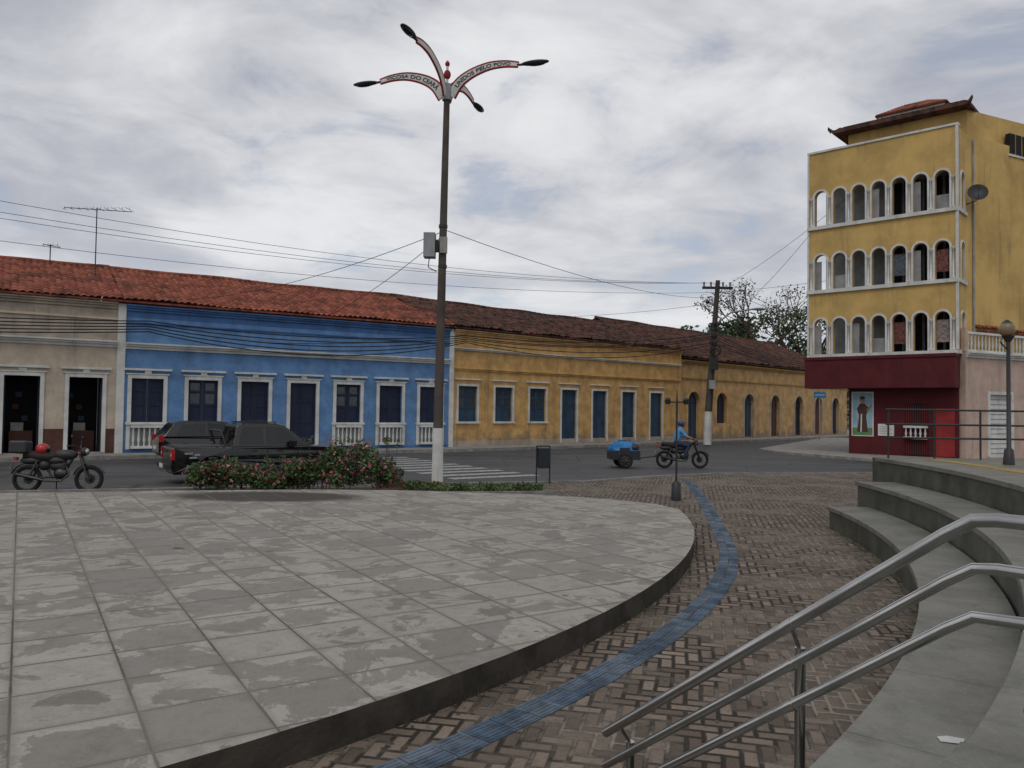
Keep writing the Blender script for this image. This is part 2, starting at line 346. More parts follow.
# ------------------------------------------------------------ building helpers
def wall(b,x0,x1,z0,z1,ops,m,th=.3,y=0):
    cur=x0
    for (s,w,a,c) in sorted(ops):
        b.box(cur,s-w/2,y,y+th,z0,z1,m)
        if a>z0: b.box(s-w/2,s+w/2,y,y+th,z0,a,m)
        if c<z1: b.box(s-w/2,s+w/2,y,y+th,c,z1,m)
        cur=s+w/2
    b.box(cur,x1,y,y+th,z0,z1,m)
def frame(b,s,w,a,c,m,t=.14,pr=.05,sill=True,ped=True):
    for sg in(-1,1):
        x0=s+sg*(w/2-.006); x1=s+sg*(w/2+t); b.box(min(x0,x1),max(x0,x1),-pr,.03,a,c+t,m)
    b.box(s-w/2+.008,s+w/2-.008,-pr-.004,.03,c-.006,c+t-.004,m)
    if ped:
        b.box(s-w/2-t-.14,s+w/2+t+.14,-pr-.08,.02,c+t+.16,c+t+.24,m)
        b.box(s-w/2-t-.06,s+w/2+t+.06,-pr-.03,.02,c+t+.002,c+t+.05,m)
        b.box(s-.12,s+.12,-pr-.04,.02,c+t+.052,c+t+.158,m)
    if sill: b.box(s-w/2-t-.05,s+w/2+t+.05,-pr-.06,.03,a-.1,a-.002,m)
def shutter(b,s,w,a,c,m,glass=None,y=.14):
    h=c-a
    for k in(0,1):
        x0=s-w/2+k*w/2+.01; x1=x0+w/2-.02
        b.box(x0,x1,y,y+.05,a,c,m)
        for z0,z1 in((a,a+.12),(a+h*.38,a+h*.38+.1),(a+h*.7,a+h*.7+.08),(c-.1,c)): b.box(x0+.002,x1-.002,y-.03,y-.001,z0,z1,m)
        for xx in(x0,x1-.09): b.box(xx,xx+.09,y-.028,y-.002,a+.001,c-.001,m)
        if glass:
            b.box(x0+.1,x1-.1,y-.01,y-.002,a+h*.42,a+h*.68,glass); b.box(x0+.1,x1-.1,y-.01,y-.002,a+h*.75,c-.12,glass)
def baluster(b,x0,x1,y,z0,z1,m,step=.19):
    b.box(x0,x1,y,y+.14,z0,z0+.1,m); b.box(x0,x1,y-.01,y+.15,z1-.1,z1,m)
    n=int((x1-x0)/step)
    for i in range(n):
        x=x0+(i+.5)*(x1-x0)/n; h=z1-z0-.2; z=z0+.1
        b.tube([(x,y+.07,z),(x,y+.07,z+.15*h),(x,y+.07,z+.35*h),(x,y+.07,z+.7*h),(x,y+.07,z+h)],[.045,.03,.06,.03,.045],m,6,cap=False)
def roof(b,L0,L1,ze,zr,yr,m,y0=-.35,back=None,rnd=.012):
    cols=int((L1-L0)/.24); pc=6; rows=int(math.hypot(yr-y0,zr-ze)/.38)
    xs=[L0+(L1-L0)*i/(cols*pc) for i in range(cols*pc+1)]
    vs=[];ts=[]
    for r in range(rows): ts+= [(r/rows,.035),((r+.97)/rows,.0)]
    jit=[[random.uniform(-rnd,rnd) for _ in range(cols+1)] for _ in range(rows)]
    for k,(t,o) in enumerate(ts):
        for i,x in enumerate(xs):
            ph=(i%pc)/pc; h=.06*abs(math.sin(math.pi*ph))
            sag=.08*mnoise.noise(Vector((x*.35,t*2,L0)))
            vs.append((x+jit[k//2][i//pc]*.8,y0+(yr-y0)*t-(jit[0][i//pc]*2 if k==0 else 0),ze+(zr-ze)*t+h+o+sag+jit[k//2][i//pc]))
    W=len(xs); fs=[]
    for k in range(len(ts)-1):
        for i in range(W-1): fs.append((k*W+i,k*W+i+1,(k+1)*W+i+1,(k+1)*W+i))
    b.add(vs,fs,m)
    yb=back or 2*yr; b.add([(L0,yr,zr+.02),(L1,yr,zr+.02),(L1,yb,ze),(L0,yb,ze)],[(0,1,2,3)],m)
    n=int((L1-L0)/.4)
    for i in range(n):
        x=L0+i*(L1-L0)/n; z=zr+.04+.08*mnoise.noise(Vector((x*.35,2,L0)))
        b.tube([(x,yr,z),(x+(L1-L0)/n*1.05,yr,z+.02)],[.10,.085],m,8)
    b.box(L0,L1,y0+.05,y0+.12,ze-.06,ze+.01,m)
def gable(b,x,ze,zr,yr,m,z0=.1,th=.25):
    vs=[(x,0.02,z0),(x,2*yr,z0),(x,2*yr,ze-.05),(x,yr,zr-.05),(x,0.02,ze-.05)]
    vs2=[(x+th,*v[1:]) for v in vs]; n=5
    b.add(vs+vs2,[tuple(range(n)),tuple(range(2*n-1,n-1,-1))]+[(i,(i+1)%n,(i+1)%n+n,i+n) for i in range(n)],m)
A=(-15,29.9); ang1=math.atan2(7.9,12); Bp=(-3,37.8); ang2=math.atan2(12.2,13.8); C=(10.8,50); ang3=math.atan2(19,18.7)
EZ=5.95
def cornice(b,x0,x1,z,m,ps=((.0,.1,.08),(.1,.18,.16),(.18,.24,.24))):
    for a,c,p in ps: b.box(x0,x1,-p,.02,z+a+.001,z+c,m)
# ---- beige house
r=root('beige_house',(*A,0),ang1); b=B()
ops=[(-1.17,1.12,.15,2.98),(-3.2,1.12,.15,2.98),(-5.25,1.12,.15,2.98),(-7.4,1.12,.15,2.98),(-9.5,1.12,.15,2.98)]
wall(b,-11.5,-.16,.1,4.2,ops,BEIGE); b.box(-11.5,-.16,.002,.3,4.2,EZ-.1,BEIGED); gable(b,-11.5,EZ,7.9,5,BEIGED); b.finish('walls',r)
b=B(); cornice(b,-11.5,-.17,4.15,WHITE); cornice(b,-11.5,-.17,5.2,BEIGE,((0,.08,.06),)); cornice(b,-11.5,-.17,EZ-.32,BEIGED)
for o in ops:
    frame(b,*o,WHITE,t=.13,sill=False); b.box(o[0]-.56,o[0]+.56,.02,.3,.1,.17,CONC)
b.finish('trim',r,.008)
b=B()
for k,o in enumerate(ops):
    xa=o[0]+.70; xb=(ops[k-1][0]-.70) if k else -.18
    b.box(xa,xb,-.012,.01,.1,1.05,DADO)
b.finish('dado',r)
b=B()
for o in ops:
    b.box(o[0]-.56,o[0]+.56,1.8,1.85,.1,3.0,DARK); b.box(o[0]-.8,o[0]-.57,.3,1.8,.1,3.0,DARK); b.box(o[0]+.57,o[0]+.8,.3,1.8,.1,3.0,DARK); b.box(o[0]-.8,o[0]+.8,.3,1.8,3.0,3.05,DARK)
    b.box(o[0]-.55,o[0]-.5,.3,.95,.15,2.95,NAVY); b.box(o[0]+.5,o[0]+.55,.3,.95,.15,2.95,NAVY)
    b.box(o[0]-.35,o[0]+.4,1.0,1.4,.15,.95,DADO); b.box(o[0]-.3,o[0]+.1,1.1,1.3,.951,1.25,CONC)
    for q in range(3):
        x=o[0]+random.uniform(-.4,.4); b.box(x-.1,x+.1,1.6,1.7,1.3+q*.45,1.5+q*.45,random.choice((DADO,DADO,NAVY,SHUT)))
b.finish('doors',r)
b=B(); roof(b,-11.6,-.02,EZ,7.9,5,TRED); b.finish('roof',r)
# ---- blue house
r=root('blue_house',(*A,0),ang1); b=B(); L1=14.4
bs=[.95+2.06*i for i in range(7)]; bal={0,4,5,6}; ops=[(s,1.15,(1.3 if i!=3 else .2),3.0) for i,s in enumerate(bs)]
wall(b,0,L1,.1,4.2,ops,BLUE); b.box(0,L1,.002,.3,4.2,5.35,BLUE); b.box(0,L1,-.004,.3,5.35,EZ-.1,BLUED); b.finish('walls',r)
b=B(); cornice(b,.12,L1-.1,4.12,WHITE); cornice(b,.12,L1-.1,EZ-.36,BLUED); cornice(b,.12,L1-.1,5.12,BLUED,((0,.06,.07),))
b.box(-.16,.12,-.07,.05,.1,EZ-.1,WHITE); b.box(L1-.1,L1+.14,-.07,.05,.1,EZ-.1,WHITE)
for i,o in enumerate(ops):
    frame(b,*o,WHITE,sill=(i!=3))
    s=o[0]
    for sg in(-1,1): b.box(s+sg*.66-.07,s+sg*.66+.07,-.05,.02,.25,o[2]-.101 if i!=3 else .3,WHITE)
    if i in bal:
        b.box(s-.58,s+.58,-.02,.01,.3,1.19,GREYP); baluster(b,s-.58,s+.58,-.2,.28,1.18,WHITE)
b.box(.12,L1-.1,-.03,.01,.101,.24,BLUED)
b.finish('trim',r,.008)
b=B()
for i,o in enumerate(ops): shutter(b,*o,NAVY,WINGL if i%3==1 else None,y=.12+.03*(i%3))
b.finish('shutters',r)
b=B(); roof(b,0,L1+.1,EZ,7.9,5,TRED); b.finish('roof',r)
# ---- yellow house
r=root('yellow_house',(*Bp,0),ang2); b=B(); L2=18.4
ss=[1.1,3.45,5.85,8.25,10.75,13.3,15.95]; ops=[(s,1.2,(1.35 if i<3 else .2),3.1) for i,s in enumerate(ss)]
wall(b,.12,L2,.1,4.1,ops,YEL); b.box(.12,L2,.002,.3,4.1,EZ-.1,YEL); b.finish('walls',r)
b=B(); cornice(b,.12,L2,3.85,YEL,((0,.08,.07),(.08,.15,.12))); cornice(b,.12,L2,4.85,WHITE,((0,.07,.09),(.07,.12,.15))); cornice(b,.12,L2,EZ-.34,YEL2)
b.box(L2-.2,L2+.05,-.06,.03,.1,EZ-.1,YEL2); b.box(.12,L2-.2,-.03,.01,.101,.4,BEIGED)
for i,o in enumerate(ops): frame(b,*o,WHITE,t=.1,sill=i<3,ped=False); b.box(o[0]-.85,o[0]+.85,-.09,.02,3.4,3.46,WHITE)
for x in(2.3,7.05,9.5,12,14.6): b.box(x-.1,x+.1,-.04,.02,.4,3.84,YEL2)
b.finish('trim',r,.008)
b=B()
for i,o in enumerate(ops): shutter(b,*o,SHUT,WINGL if i<3 else None)
b.finish('shutters',r)
b=B(); roof(b,-.3,L2,EZ,7.9,5,TDARK,rnd=.035); gable(b,L2-.25,EZ,7.9,5,YEL2); b.finish('roof',r)
def arch_wall(b,x0,x1,z0,z1,ops,m,th=.3,y=0):
    cur=x0
    for (s,w,a,c) in sorted(ops):
        rr=w/2; b.box(cur,s-rr,y,y+th,z0,z1,m)
        if a>z0: b.box(s-rr,s+rr,y,y+th,z0,a,m)
        n=10; pts=[(s-rr*math.cos(math.pi*i/n),c-rr+rr*math.sin(math.pi*i/n)) for i in range(n+1)]
        for (xa,za),(xb,zb) in zip(pts,pts[1:]):
            vs=[(xa,y,za),(xb,y,zb),(xb,y,z1),(xa,y,z1),(xa,y+th,za),(xb,y+th,zb),(xb,y+th,z1),(xa,y+th,z1)]
            b.add(vs,[(0,1,2,3),(0,4,5,1),(7,6,5,4),(3,2,6,7)],m)
        cur=s+rr
    b.box(cur,x1,y,y+th,z0,z1,m)
def arch_ring(b,s,w,a,c,m,t=.08,pr=.05,y=0):
    rr=w/2; n=12; zc=c-rr
    P=[(s-rr+.005,a)]+[(s-(rr-.005)*math.cos(math.pi*i/n),zc+(rr-.005)*math.sin(math.pi*i/n)) for i in range(n+1)]+[(s+rr-.005,a)]
    Q=[(s-rr-t,a)]+[(s-(rr+t)*math.cos(math.pi*i/n),zc+(rr+t)*math.sin(math.pi*i/n)) for i in range(n+1)]+[(s+rr+t,a)]
    for i in range(len(P)-1):
        f=[(P[i][0],y-pr,P[i][1]),(P[i+1][0],y-pr,P[i+1][1]),(Q[i+1][0],y-pr,Q[i+1][1]),(Q[i][0],y-pr,Q[i][1])]
        g=[(p[0],y+.03,p[2]) for p in f]; b.add(f+g,[(0,1,2,3),(0,4,5,1),(3,2,6,7)],m)
r=root('weathered_yellow_house',(*C,0),ang3); b=B(); L3=27
ss=[1.6,5.2,9.1,13.2,17.3,21,24.5]; ops=[(s,1.45,.2 if i!=1 else 1.2,3.3) for i,s in enumerate(ss)]
arch_wall(b,.1,L3,.1,5.35,ops,YEL2); gable(b,L3-.25,5.45,8.5,7,YEL2); b.finish('walls',r)
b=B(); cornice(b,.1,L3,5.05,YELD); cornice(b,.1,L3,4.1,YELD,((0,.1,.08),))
for o in ops: arch_ring(b,*o,BEIGED if o[0]>8 else YEL,t=.12)
b.finish('trim',r)
b=B()
for i,o in enumerate(ops): b.box(o[0]-.75,o[0]+.75,.25,.28,.1,3.35,(SHUT,NAVY,SHUT,DADO,DARK,DADO,NAVY)[i]); b.box(o[0]-.03,o[0]+.03,.22,.249,.1,3.3,NAVY); b.box(o[0]-.72,o[0]+.72,.22,.248,2.5,2.58,NAVY)
b.finish('doors',r)
b=B(); roof(b,0,L3+.2,5.45,8.5,7,TDARK,rnd=.04); b.finish('roof',r)
b=B()
for o,a,l0,l1 in((A,ang1,-40,14.7),(Bp,ang2,-.2,18.7),(C,ang3,-.2,45)):
    b.M=Matrix.Translation((*o,0))@Matrix.Rotation(a,4,'Z')
    b.box(l0,l1,-1.75,11,-.02,.12+(.0 if a==ang1 else .004 if a==ang2 else .008),CONC); b.box(l0,l1,-1.9,-1.75,-.02,.135,KERB)
b.finish('pavement')

# ------------------------------------------------------------ tall yellow building
aT=math.atan2(-4.4,4.85); T=root('yellow_tower_building',(14.6,38.4,0),aT); TL=6.55
rows=(4.75,7.9,11.05); b=B(); pitch=(TL-.3)/7
for fz in rows:
    top={4.75:7.9,7.9:11.05,11.05:14.8}[fz]
    ops=[(.15+pitch*(i+.5),.6,fz+.12,fz+1.85) for i in range(7)]
    arch_wall(b,0,TL,fz,top,ops,YEL3,.28)
    b.M=Matrix.Translation((TL,0,0))@Matrix.Rotation(R(90),4,'Z')
    arch_wall(b,.285,1.5,fz,top,[(.88,.62,fz+.12,fz+1.85)],YEL3,.28)
    b.M=Matrix.Identity(4)
b.prism([(0,2.3),(6.2,2.3),(6.2,1.501),(6.549,1.501),(9.8,9.86),(0,11)],4.0,14.79,YEL3)
b.prism([(1.1,2.36),(6.44,2.36),(9.7,9.86),(1.1,11)],14.79,16.2,YEL3)
b.prism([(1.82,.35),(6.5,.35),(6.5,1.5),(9.8,9.86),(1.82,9.8)],.1,4.0,REDP)
b.finish('walls',T)
b=B()
for fz in rows:
    b.box(.02,TL-.29,.285,2.22,fz-.14,fz+.1,GREYP)
    b.box(.03,TL-.36,2.25,2.296,fz+.1,fz+2.9,GREYP)  # pale grey back panel, colour stands in for bright sky through the arches
b.box(.02,TL-.29,.285,2.22,14.3,14.45,GREYP); b.finish('slabs_and_back_panels',T)
b=B()
for fz in rows:
    for i in range(7): arch_ring(b,.15+pitch*(i+.5),.6,fz+.12,fz+1.85,WHITE,t=.085)
    for i in range(8):
        x=.15+pitch*i; x=min(max(x,.1),TL-.1); b.tube([(x,-.06,fz+.12),(x,-.06,fz+.2),(x,-.06,fz+.22),(x,-.06,fz+1.4),(x,-.06,fz+1.42),(x,-.06,fz+1.52)],[.07,.07,.045,.04,.07,.075],WHITE,8)
    b.box(-.03,TL+.03,-.12,.01,fz-.05,fz+.115,WHITE)
    b.M=Matrix.Translation((TL,0,0))@Matrix.Rotation(R(90),4,'Z'); arch_ring(b,.88,.62,fz+.12,fz+1.85,WHITE,t=.085); b.box(.03,1.5,-.09,.01,fz-.05,fz+.115,WHITE); b.M=Matrix.Identity(4)
b.box(-.05,.04,-.05,.3,4.9,14.8,WHITE); b.box(TL-.06,TL+.05,-.05,.05,4.9,14.8,WHITE); b.box(-.06,TL+.06,-.06,.3,14.801,14.9,WHITE)
b.finish('white_trim',T)
CURT=[paint('curtain_%d'%i,c,scale=9,var=.7,dirt=(.25,.05,.04),streak=.3) for i,c in enumerate(((.35,.3,.28),(.22,.09,.08),(.12,.14,.18)))]
b=B()
for k,fz in enumerate(rows):
    for i in range(7):
        s=.15+pitch*(i+.5); q=(i*5+k*3)%7
        if q in(0,3): b.box(s-.3,s-.03,.18,.21,fz+.12,fz+1.55,GREYP)
        elif q==1: b.box(s-.29,s+.29,.2,.22,fz+.12,fz+.8,GREYP)
        if i>2 and k<2 and q in(2,5,6): b.box(s-.29,s+.2,.24,.25,fz+.5,fz+1.5,CURT[(i+k)%3])
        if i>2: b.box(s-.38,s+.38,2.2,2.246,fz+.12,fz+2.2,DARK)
b.finish('windows',T)
b=B()
b.prism([(.05,-.6),(TL+.02,-.6),(TL+.02,.3),(.05,.3)],3.2,4.69,REDP); b.box(.02,TL+.06,-.65,.0,4.55,4.695,REDP); b.finish('marquee',T,.01)
b=B()
b.box(.55,6.7,1.6,6.8,16.2,16.36,TDARK)
def hip(b,x0,x1,y0,y1,z0,z1,ins,m):
    N=26
    vs=[(x0,y0,z0),(x1,y0,z0),(x1,y1,z0),(x0,y1,z0),(x0+ins,y0+ins,z1),(x1-ins,y0+ins,z1),(x1-ins,y1-ins,z1),(x0+ins,y1-ins,z1)]
    b.add(vs,[(0,1,5,4),(1,2,6,5),(2,3,7,6),(3,0,4,7),(4,5,6,7)],m)
    for i in range(N+1):
        x=x0+(x1-x0)*i/N; xt=min(max(x,x0+ins),x1-ins); t=1-abs(x-xt)/ins; b.tube([(x,y0,z0+.03),(x,y0+ins*t,z0+(z1-z0)*t+.03)],.07,m,6)
        y=y0+(y1-y0)*i/N; yt=min(max(y,y0+ins),y1-ins); t=1-abs(y-yt)/ins
        for xs,sg in((x0,1),(x1,-1)): b.tube([(xs,y,z0+.03),(xs+sg*ins*t,y,z0+(z1-z0)*t+.03)],.07,m,6)
hip(b,.65,6.6,1.7,6.7,16.36,16.8,1.2,TDARK); hip(b,2.4,5.6,2.3,5.0,16.8,17.4,1.1,TRED); b.box(2.5,5.5,2.4,4.9,16.7,16.82,WHITE)
for x,y in((.55,1.6),(6.7,1.6)): b.tube([(x,y,16.28),(x-.12*(1 if x<2 else -1),y-.12,16.42),(x-.14*(1 if x<2 else -1),y-.14,16.52)],[.1,.07,.02],TDARK,6)
b.finish('roof',T)
b=B()
y=.35
b.box(1.95,2.95,y-.03,y-.002,.95,3.05,WHITE); SKY_M=paint('mural_sky',(.30,.45,.52),var=.3); BRN=paint('mural_robe',(.09,.045,.03)); GRN=paint('mural_green',(.12,.25,.1))
b.box(2.0,2.9,y-.036,y-.0305,1.0,3.0,SKY_M); b.box(2.0,2.9,y-.039,y-.0365,1.0,1.35,GRN)
def flat(pts,yy,m): b.add([(x,yy,z) for x,z in pts],[tuple(range(len(pts)))],m)
flat([(2.2,1.15),(2.7,1.15),(2.62,1.9),(2.72,2.3),(2.55,2.5),(2.35,2.5),(2.2,2.25),(2.3,1.9)],y-.042,BRN)
flat([(2.45+.12*math.cos(t*.5236),2.66+.15*math.sin(t*.5236)) for t in range(12)],y-.043,SKIN)
flat([(2.45+.13*math.cos(t*.5236),2.76+.08*math.sin(t*.5236)) for t in range(12)],y-.045,BRN)
flat([(2.62,2.2),(2.85,2.45),(2.88,2.4),(2.68,2.05)],y-.044,SKIN)
flat([(2.36,1.15),(2.42,1.15),(2.44,2.0),(2.38,2.0)],y-.046,WHITE)
b.box(3.15,3.85,y-.04,y-.002,1.0,1.55,WHITE)
for q in range(4): b.box(3.22,3.78-.1*(q%2),y-.044,y-.041,1.1+q*.1,1.13+q*.1,GREYP)
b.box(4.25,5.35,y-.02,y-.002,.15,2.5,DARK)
for q in range(12): x=4.28+q*.095; b.tube([(x,y-.04,.2),(x,y-.04,2.45)],.012,REDSIGN,6)
baluster(b,4.3,5.3,y-.25,.9,1.5,WHITE,.2)
b.box(5.6,6.35,y-.03,y-.002,.15,2.3,REDSIGN)
b.finish('entrance',T)
b=B()
dv=Vector((9.8-6.55,9.86-1.5,0)); b.M=Matrix.Translation((6.55,1.5,0))@Matrix.Rotation(math.atan2(dv.y,dv.x),4,'Z')
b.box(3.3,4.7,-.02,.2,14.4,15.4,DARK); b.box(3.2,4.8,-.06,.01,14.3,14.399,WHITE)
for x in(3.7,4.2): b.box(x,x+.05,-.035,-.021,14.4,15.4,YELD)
b.tube([(.5,-.04,5.8),(.5,-.04,14.6)],.05,GREYP,8)
b.finish('side_details',T)
b=B(); sd=root('satellite_dish',(20.75,34.7,11.95)); n=20; vs=[(0,0,0)]
for k in(1,2,3):
    for j in range(n):
        a=2*math.pi*j/n; q=k/3*.42; vs.append((q*math.cos(a),-.12*(k/3)**2,q*math.sin(a)))
fs=[(0,1+j,1+(j+1)%n) for j in range(n)]
for k in(0,1):
    for j in range(n): fs.append((1+k*n+j,1+(k+1)*n+j,1+(k+1)*n+(j+1)%n,1+k*n+(j+1)%n))
b.M=Matrix.Rotation(R(-20),4,'Z')@Matrix.Rotation(R(-20),4,'X'); b.add(vs,fs,METB,True); b.tube([(0,-.1,-.35),(0,-.45,0)],.012,METB,6); b.ell((0,-.45,0),.04,METB); b.M=Matrix.Identity(4)
b.tube([(0,0,0),(0,.1,-.3),(-.3,.4,-.4)],.025,METB,6); b.finish('dish',sd)
aN=math.atan2(.447,.894); N_=root('salmon_building',(19.85,34.1,0),aN); b=B()
wall(b,0,10,.1,4.8,[(2.45,1.6,.15,2.95)],PINK,.3); b.box(0,.25,.3,4,.1,4.8,PINK); b.finish('walls',N_)
b=B(); b.box(1.66,3.24,.12,.16,.15,2.94,WHITE)
for q in range(12): b.box(1.67,3.23,.1,.119,.3+q*.22,.33+q*.22,GREYP)
b.finish('garage_door',N_)
b=B(); cornice(b,0,10,4.55,WHITE); frame(b,2.45,1.6,.15,2.95,WHITE,sill=False,ped=False)
for q in range(3): baluster(b,.15+q*3.3,3.2+q*3.3,.02,4.805,5.7,WHITE,.25); b.box(-.02+q*3.3,.149+q*3.3,0,.2,4.81,5.85,PINK)
b.finish('balustrade',N_)
b=B(); roof(b,1.6,10,5.9,7.6,3.4,TRED,y0=.35); b.finish('roof',N_)
b=B(); b.prism([(16,31.2),(20.5,32.0),(40,41),(40,60),(24,60),(13,41),(13,38.3)],-.02,.11,CONC); b.finish('pavement')

# ------------------------------------------------------------ central lamp
P=root('street_lamp',(-1.8,19.2,.08)); b=B()
b.tube([(0,0,0),(0,0,.06),(0,0,1.45)],[.16,.14,.13],WHITE,14); b.tube([(0,0,1.45),(0.03,0,5.2),(.08,0,9.75)],[.12,.10,.075],POLE,14)
b.tube([(.08,0,9.6),(.08,0,10.0)],.12,GREYP,12); b.ell((.08,0,10.25),(.09,.09,.12),REDSIGN); b.tube([(.08,0,10.0),(.08,0,10.6)],.03,WHITE,8); b.ell((.08,0,10.52),(.06,.06,.07),REDSIGN)
b.box(-.42,-.14,-.2,.12,5.65,6.25,GREYP); b.box(-.14,-.06,-.06,.06,5.8,6.1,METB); b.box(-.02,.16,-.17,-.08,5.75,6.15,CONC)
b.tube([(-.28,-.1,5.65),(-.3,-.1,5.4),(-.1,-.08,5.3)],.014,WIRE,6)
for z in(5.4,6.4): b.tube([(0.04,0,z),(0.04,0,z+.08)],.11,METB,12)
b.finish('pole',P,.006)
ctrl=[(.10,9.70),(.32,10.0),(.64,10.20),(1.08,10.33),(1.5,10.34),(1.85,10.28)]
def armp(t):
    t=min(max(t,0),1)*(len(ctrl)-1); i=min(int(t),len(ctrl)-2); u=t-i
    p0=ctrl[max(i-1,0)];p1=ctrl[i];p2=ctrl[i+1];p3=ctrl[min(i+2,len(ctrl)-1)]
    return tuple(.5*(2*p1[k]+(p2[k]-p0[k])*u+(2*p0[k]-5*p1[k]+4*p2[k]-p3[k])*u*u+(3*p1[k]-p0[k]-3*p2[k]+p3[k])*u**3) for k in(0,1))
def armn(t):
    a=armp(t-.02);c=armp(t+.02); d=Vector((c[0]-a[0],c[1]-a[1])).normalized(); return Vector((-d.y,d.x))
TXT=paint('sign_lettering',(.03,.03,.035),streak=0,bmp=0)
for k in range(4):
    an=R(-17.5+90*k); b=B(); b.M=Matrix.Translation((.08,0,0))@Matrix.Rotation(an,4,'Z')
    n=18
    hw=lambda t:.135*(1-.6*t)
    up=[];lo=[]
    for i in range(n+1):
        t=i/n; p=Vector(armp(t)); q=armn(t); up.append(p+q*hw(t)); lo.append(p-q*hw(t))
    for i in range(n):
        vs=[(lo[i].x,-.02,lo[i].y),(lo[i+1].x,-.02,lo[i+1].y),(up[i+1].x,-.02,up[i+1].y),(up[i].x,-.02,up[i].y)]
        vs+=[(v[0],.02,v[2]) for v in vs]; b.add(vs,[(0,1,2,3),(7,6,5,4)],WHITE)
    b.tube([(p.x,0,p.y) for p in up],.028,REDSIGN,8); b.tube([(p.x,0,p.y) for p in lo],.028,REDSIGN,8)
    e=Vector(armp(1)); b.tube([(e.x-.03,0,e.y),(e.x+.12,0,e.y-.01)],.03,METB,8)
    b.ell((e.x+.42,0,e.y),(.36,.11,.055),METB,16,8); b.ell((e.x+.46,0,e.y-.03),(.24,.085,.05),GLASS,12,6)
    b.finish('arm_%d'%(k+1),P)
    if k in(0,2):
        s={2:'VIÇOSA DO CEARÁ',0:'UNIDOS PELO POVO'}[k]
        cu=D.curves.new('txt','FONT'); cu.body=s; cu.size=.15; cu.offset=.003; to=D.objects.new('txt',cu); SC.collection.objects.link(to)
        dg=bpy.context.evaluated_depsgraph_get(); me=D.meshes.new_from_object(to.evaluated_get(dg)); D.objects.remove(to)
        W=max(v.co.x for v in me.vertices)
        for side in(-1,1):
            m2=me.copy()
            for v in m2.vertices:
                # arm 2 runs away to the viewer's left, so its reading direction is mirrored along the arm
                fx=v.co.x/W; tt=.14+.74*fx if side==-1 else .14+.74*(1-fx)
                p=Vector(armp(tt)); q=armn(tt); h=(v.co.y-.055)*(1.15-.55*tt)
                v.co=Vector((p.x+q.x*h,side*.026,p.y+q.y*h))
            m2.materials.clear(); m2.materials.append(TXT)
            o=D.objects.new('lettering',m2); SC.collection.objects.link(o); o.parent=P; o.matrix_local=Matrix.Translation((.08,0,0))@Matrix.Rotation(an,4,'Z')
# ------------------------------------------------------------ other street furniture
r=root('globe_lamp_post',(8.28,13.0,1.22)); b=B()
b.tube([(0,0,0),(0,0,.25),(0,0,.28),(0,0,2.1)],[.09,.07,.035,.03],METB,12); b.tube([(0,0,2.05),(0,0,2.15)],[.04,.1],METB,12)
b.tube([(0,0,1.9),(-.14,0,2.05)],.012,METB,6); GLB=gloss('amber_globe',(.22,.15,.09),.25); b.ell((-.02,0,2.26),.13,GLB,16,10); b.tube([(-.02,0,2.36),(-.02,0,2.42)],[.09,.02],METB,10); b.finish('post',r)
r=root('plaza_lamp_post',(3.62,17.1,.08)); b=B()
b.tube([(0,0,0),(0,0,.38),(0,0,.42)],[.11,.10,.05],METB,12); b.tube([(0,0,.4),(0,0,2.15)],.022,METB,10); b.tube([(-.2,0,2.15),(.2,0,2.15)],.016,METB,8)
for x in(-.2,.2): b.tube([(x,0,2.10),(x,0,2.18)],[.05,.07],METB,10); b.ell((x,0,2.2),(.06,.06,.05),METB)
b.tube([(0,0,2.15),(0,0,2.42)],[.022,.008],METB,8); b.finish('post',r)
r=root('litter_bin',(.85,20.6,.08),R(12)); b=B()
b.prof([(-.13,.40),(.13,.40),(.16,.93),(-.16,.93)],-.13,.13,METB)
for x in(-.18,.18): b.tube([(x,0,0),(x,0,.98)],.02,METB,8)
b.tube([(-.18,0,.98),(.18,0,.98)],.018,METB,8)
for q in range(5): x=-.12+q*.06; b.box(x-.006,x+.006,-.145,-.131,.45,.9,SHUT)
b.finish('bin',r,.01)
r=root('utility_pole',(11.3,45,.1)); b=B()
b.tube([(0,0,0),(.05,0,1.9)],[.24,.22],WHITE,12); b.tube([(.05,0,1.9),(.55,0,9.5)],[.22,.13],WOODP,12)
b.box(-.35,1.4,-.06,.06,9.0,9.14,METB)
for x in(-.25,.15,.85,1.25): b.tube([(x,0,9.14),(x,0,9.4)],[.05,.07],GREYP,8)
b.box(.0,.9,-.3,-.2,6.9,7.0,METB); b.tube([(.5,0,7.0),(1.2,-.4,7.6),(2.4,-1.0,7.75)],.05,GREYP,8); b.ell((2.6,-1.1,7.72),(.38,.16,.09),GREYP)
for z in(6.2,6.6,5.8): b.tube([(.3,0,z),(.32,0,z+.12)],.24,METB,10)
b.box(.1,.5,-.42,-.2,4.3,5.0,METB); b.tube([(.15,-.22,1.9),(.3,-.2,5.8)],.03,METB,6); b.box(.0,.32,-.5,-.22,3.2,3.7,GREYP)
b.torus((.35,-.35,5.4),.3,.03,WIRE,18,6); b.torus((.32,-.38,5.3),.22,.03,WIRE,18,6)
b.finish('pole',r)
r=root('street_name_sign',(21.3,54,.1),R(10)); b=B(); b.tube([(0,0,0),(0,0,3.4)],.04,GREYP,8); b.box(-.45,.45,-.06,-.045,2.95,3.35,BLUEC); b.box(-.36,.36,-.065,-.0605,3.12,3.17,WHITE); b.finish('sign',r)
def wire(b,p,q,sag,r_=.014,n=18):
    p,q=Vector(p),Vector(q); b.tube([p+(q-p)*(i/n)-Vector((0,0,4*sag*(i/n)*(1-i/n))) for i in range(n+1)],r_,WIRE,5)
b=B()
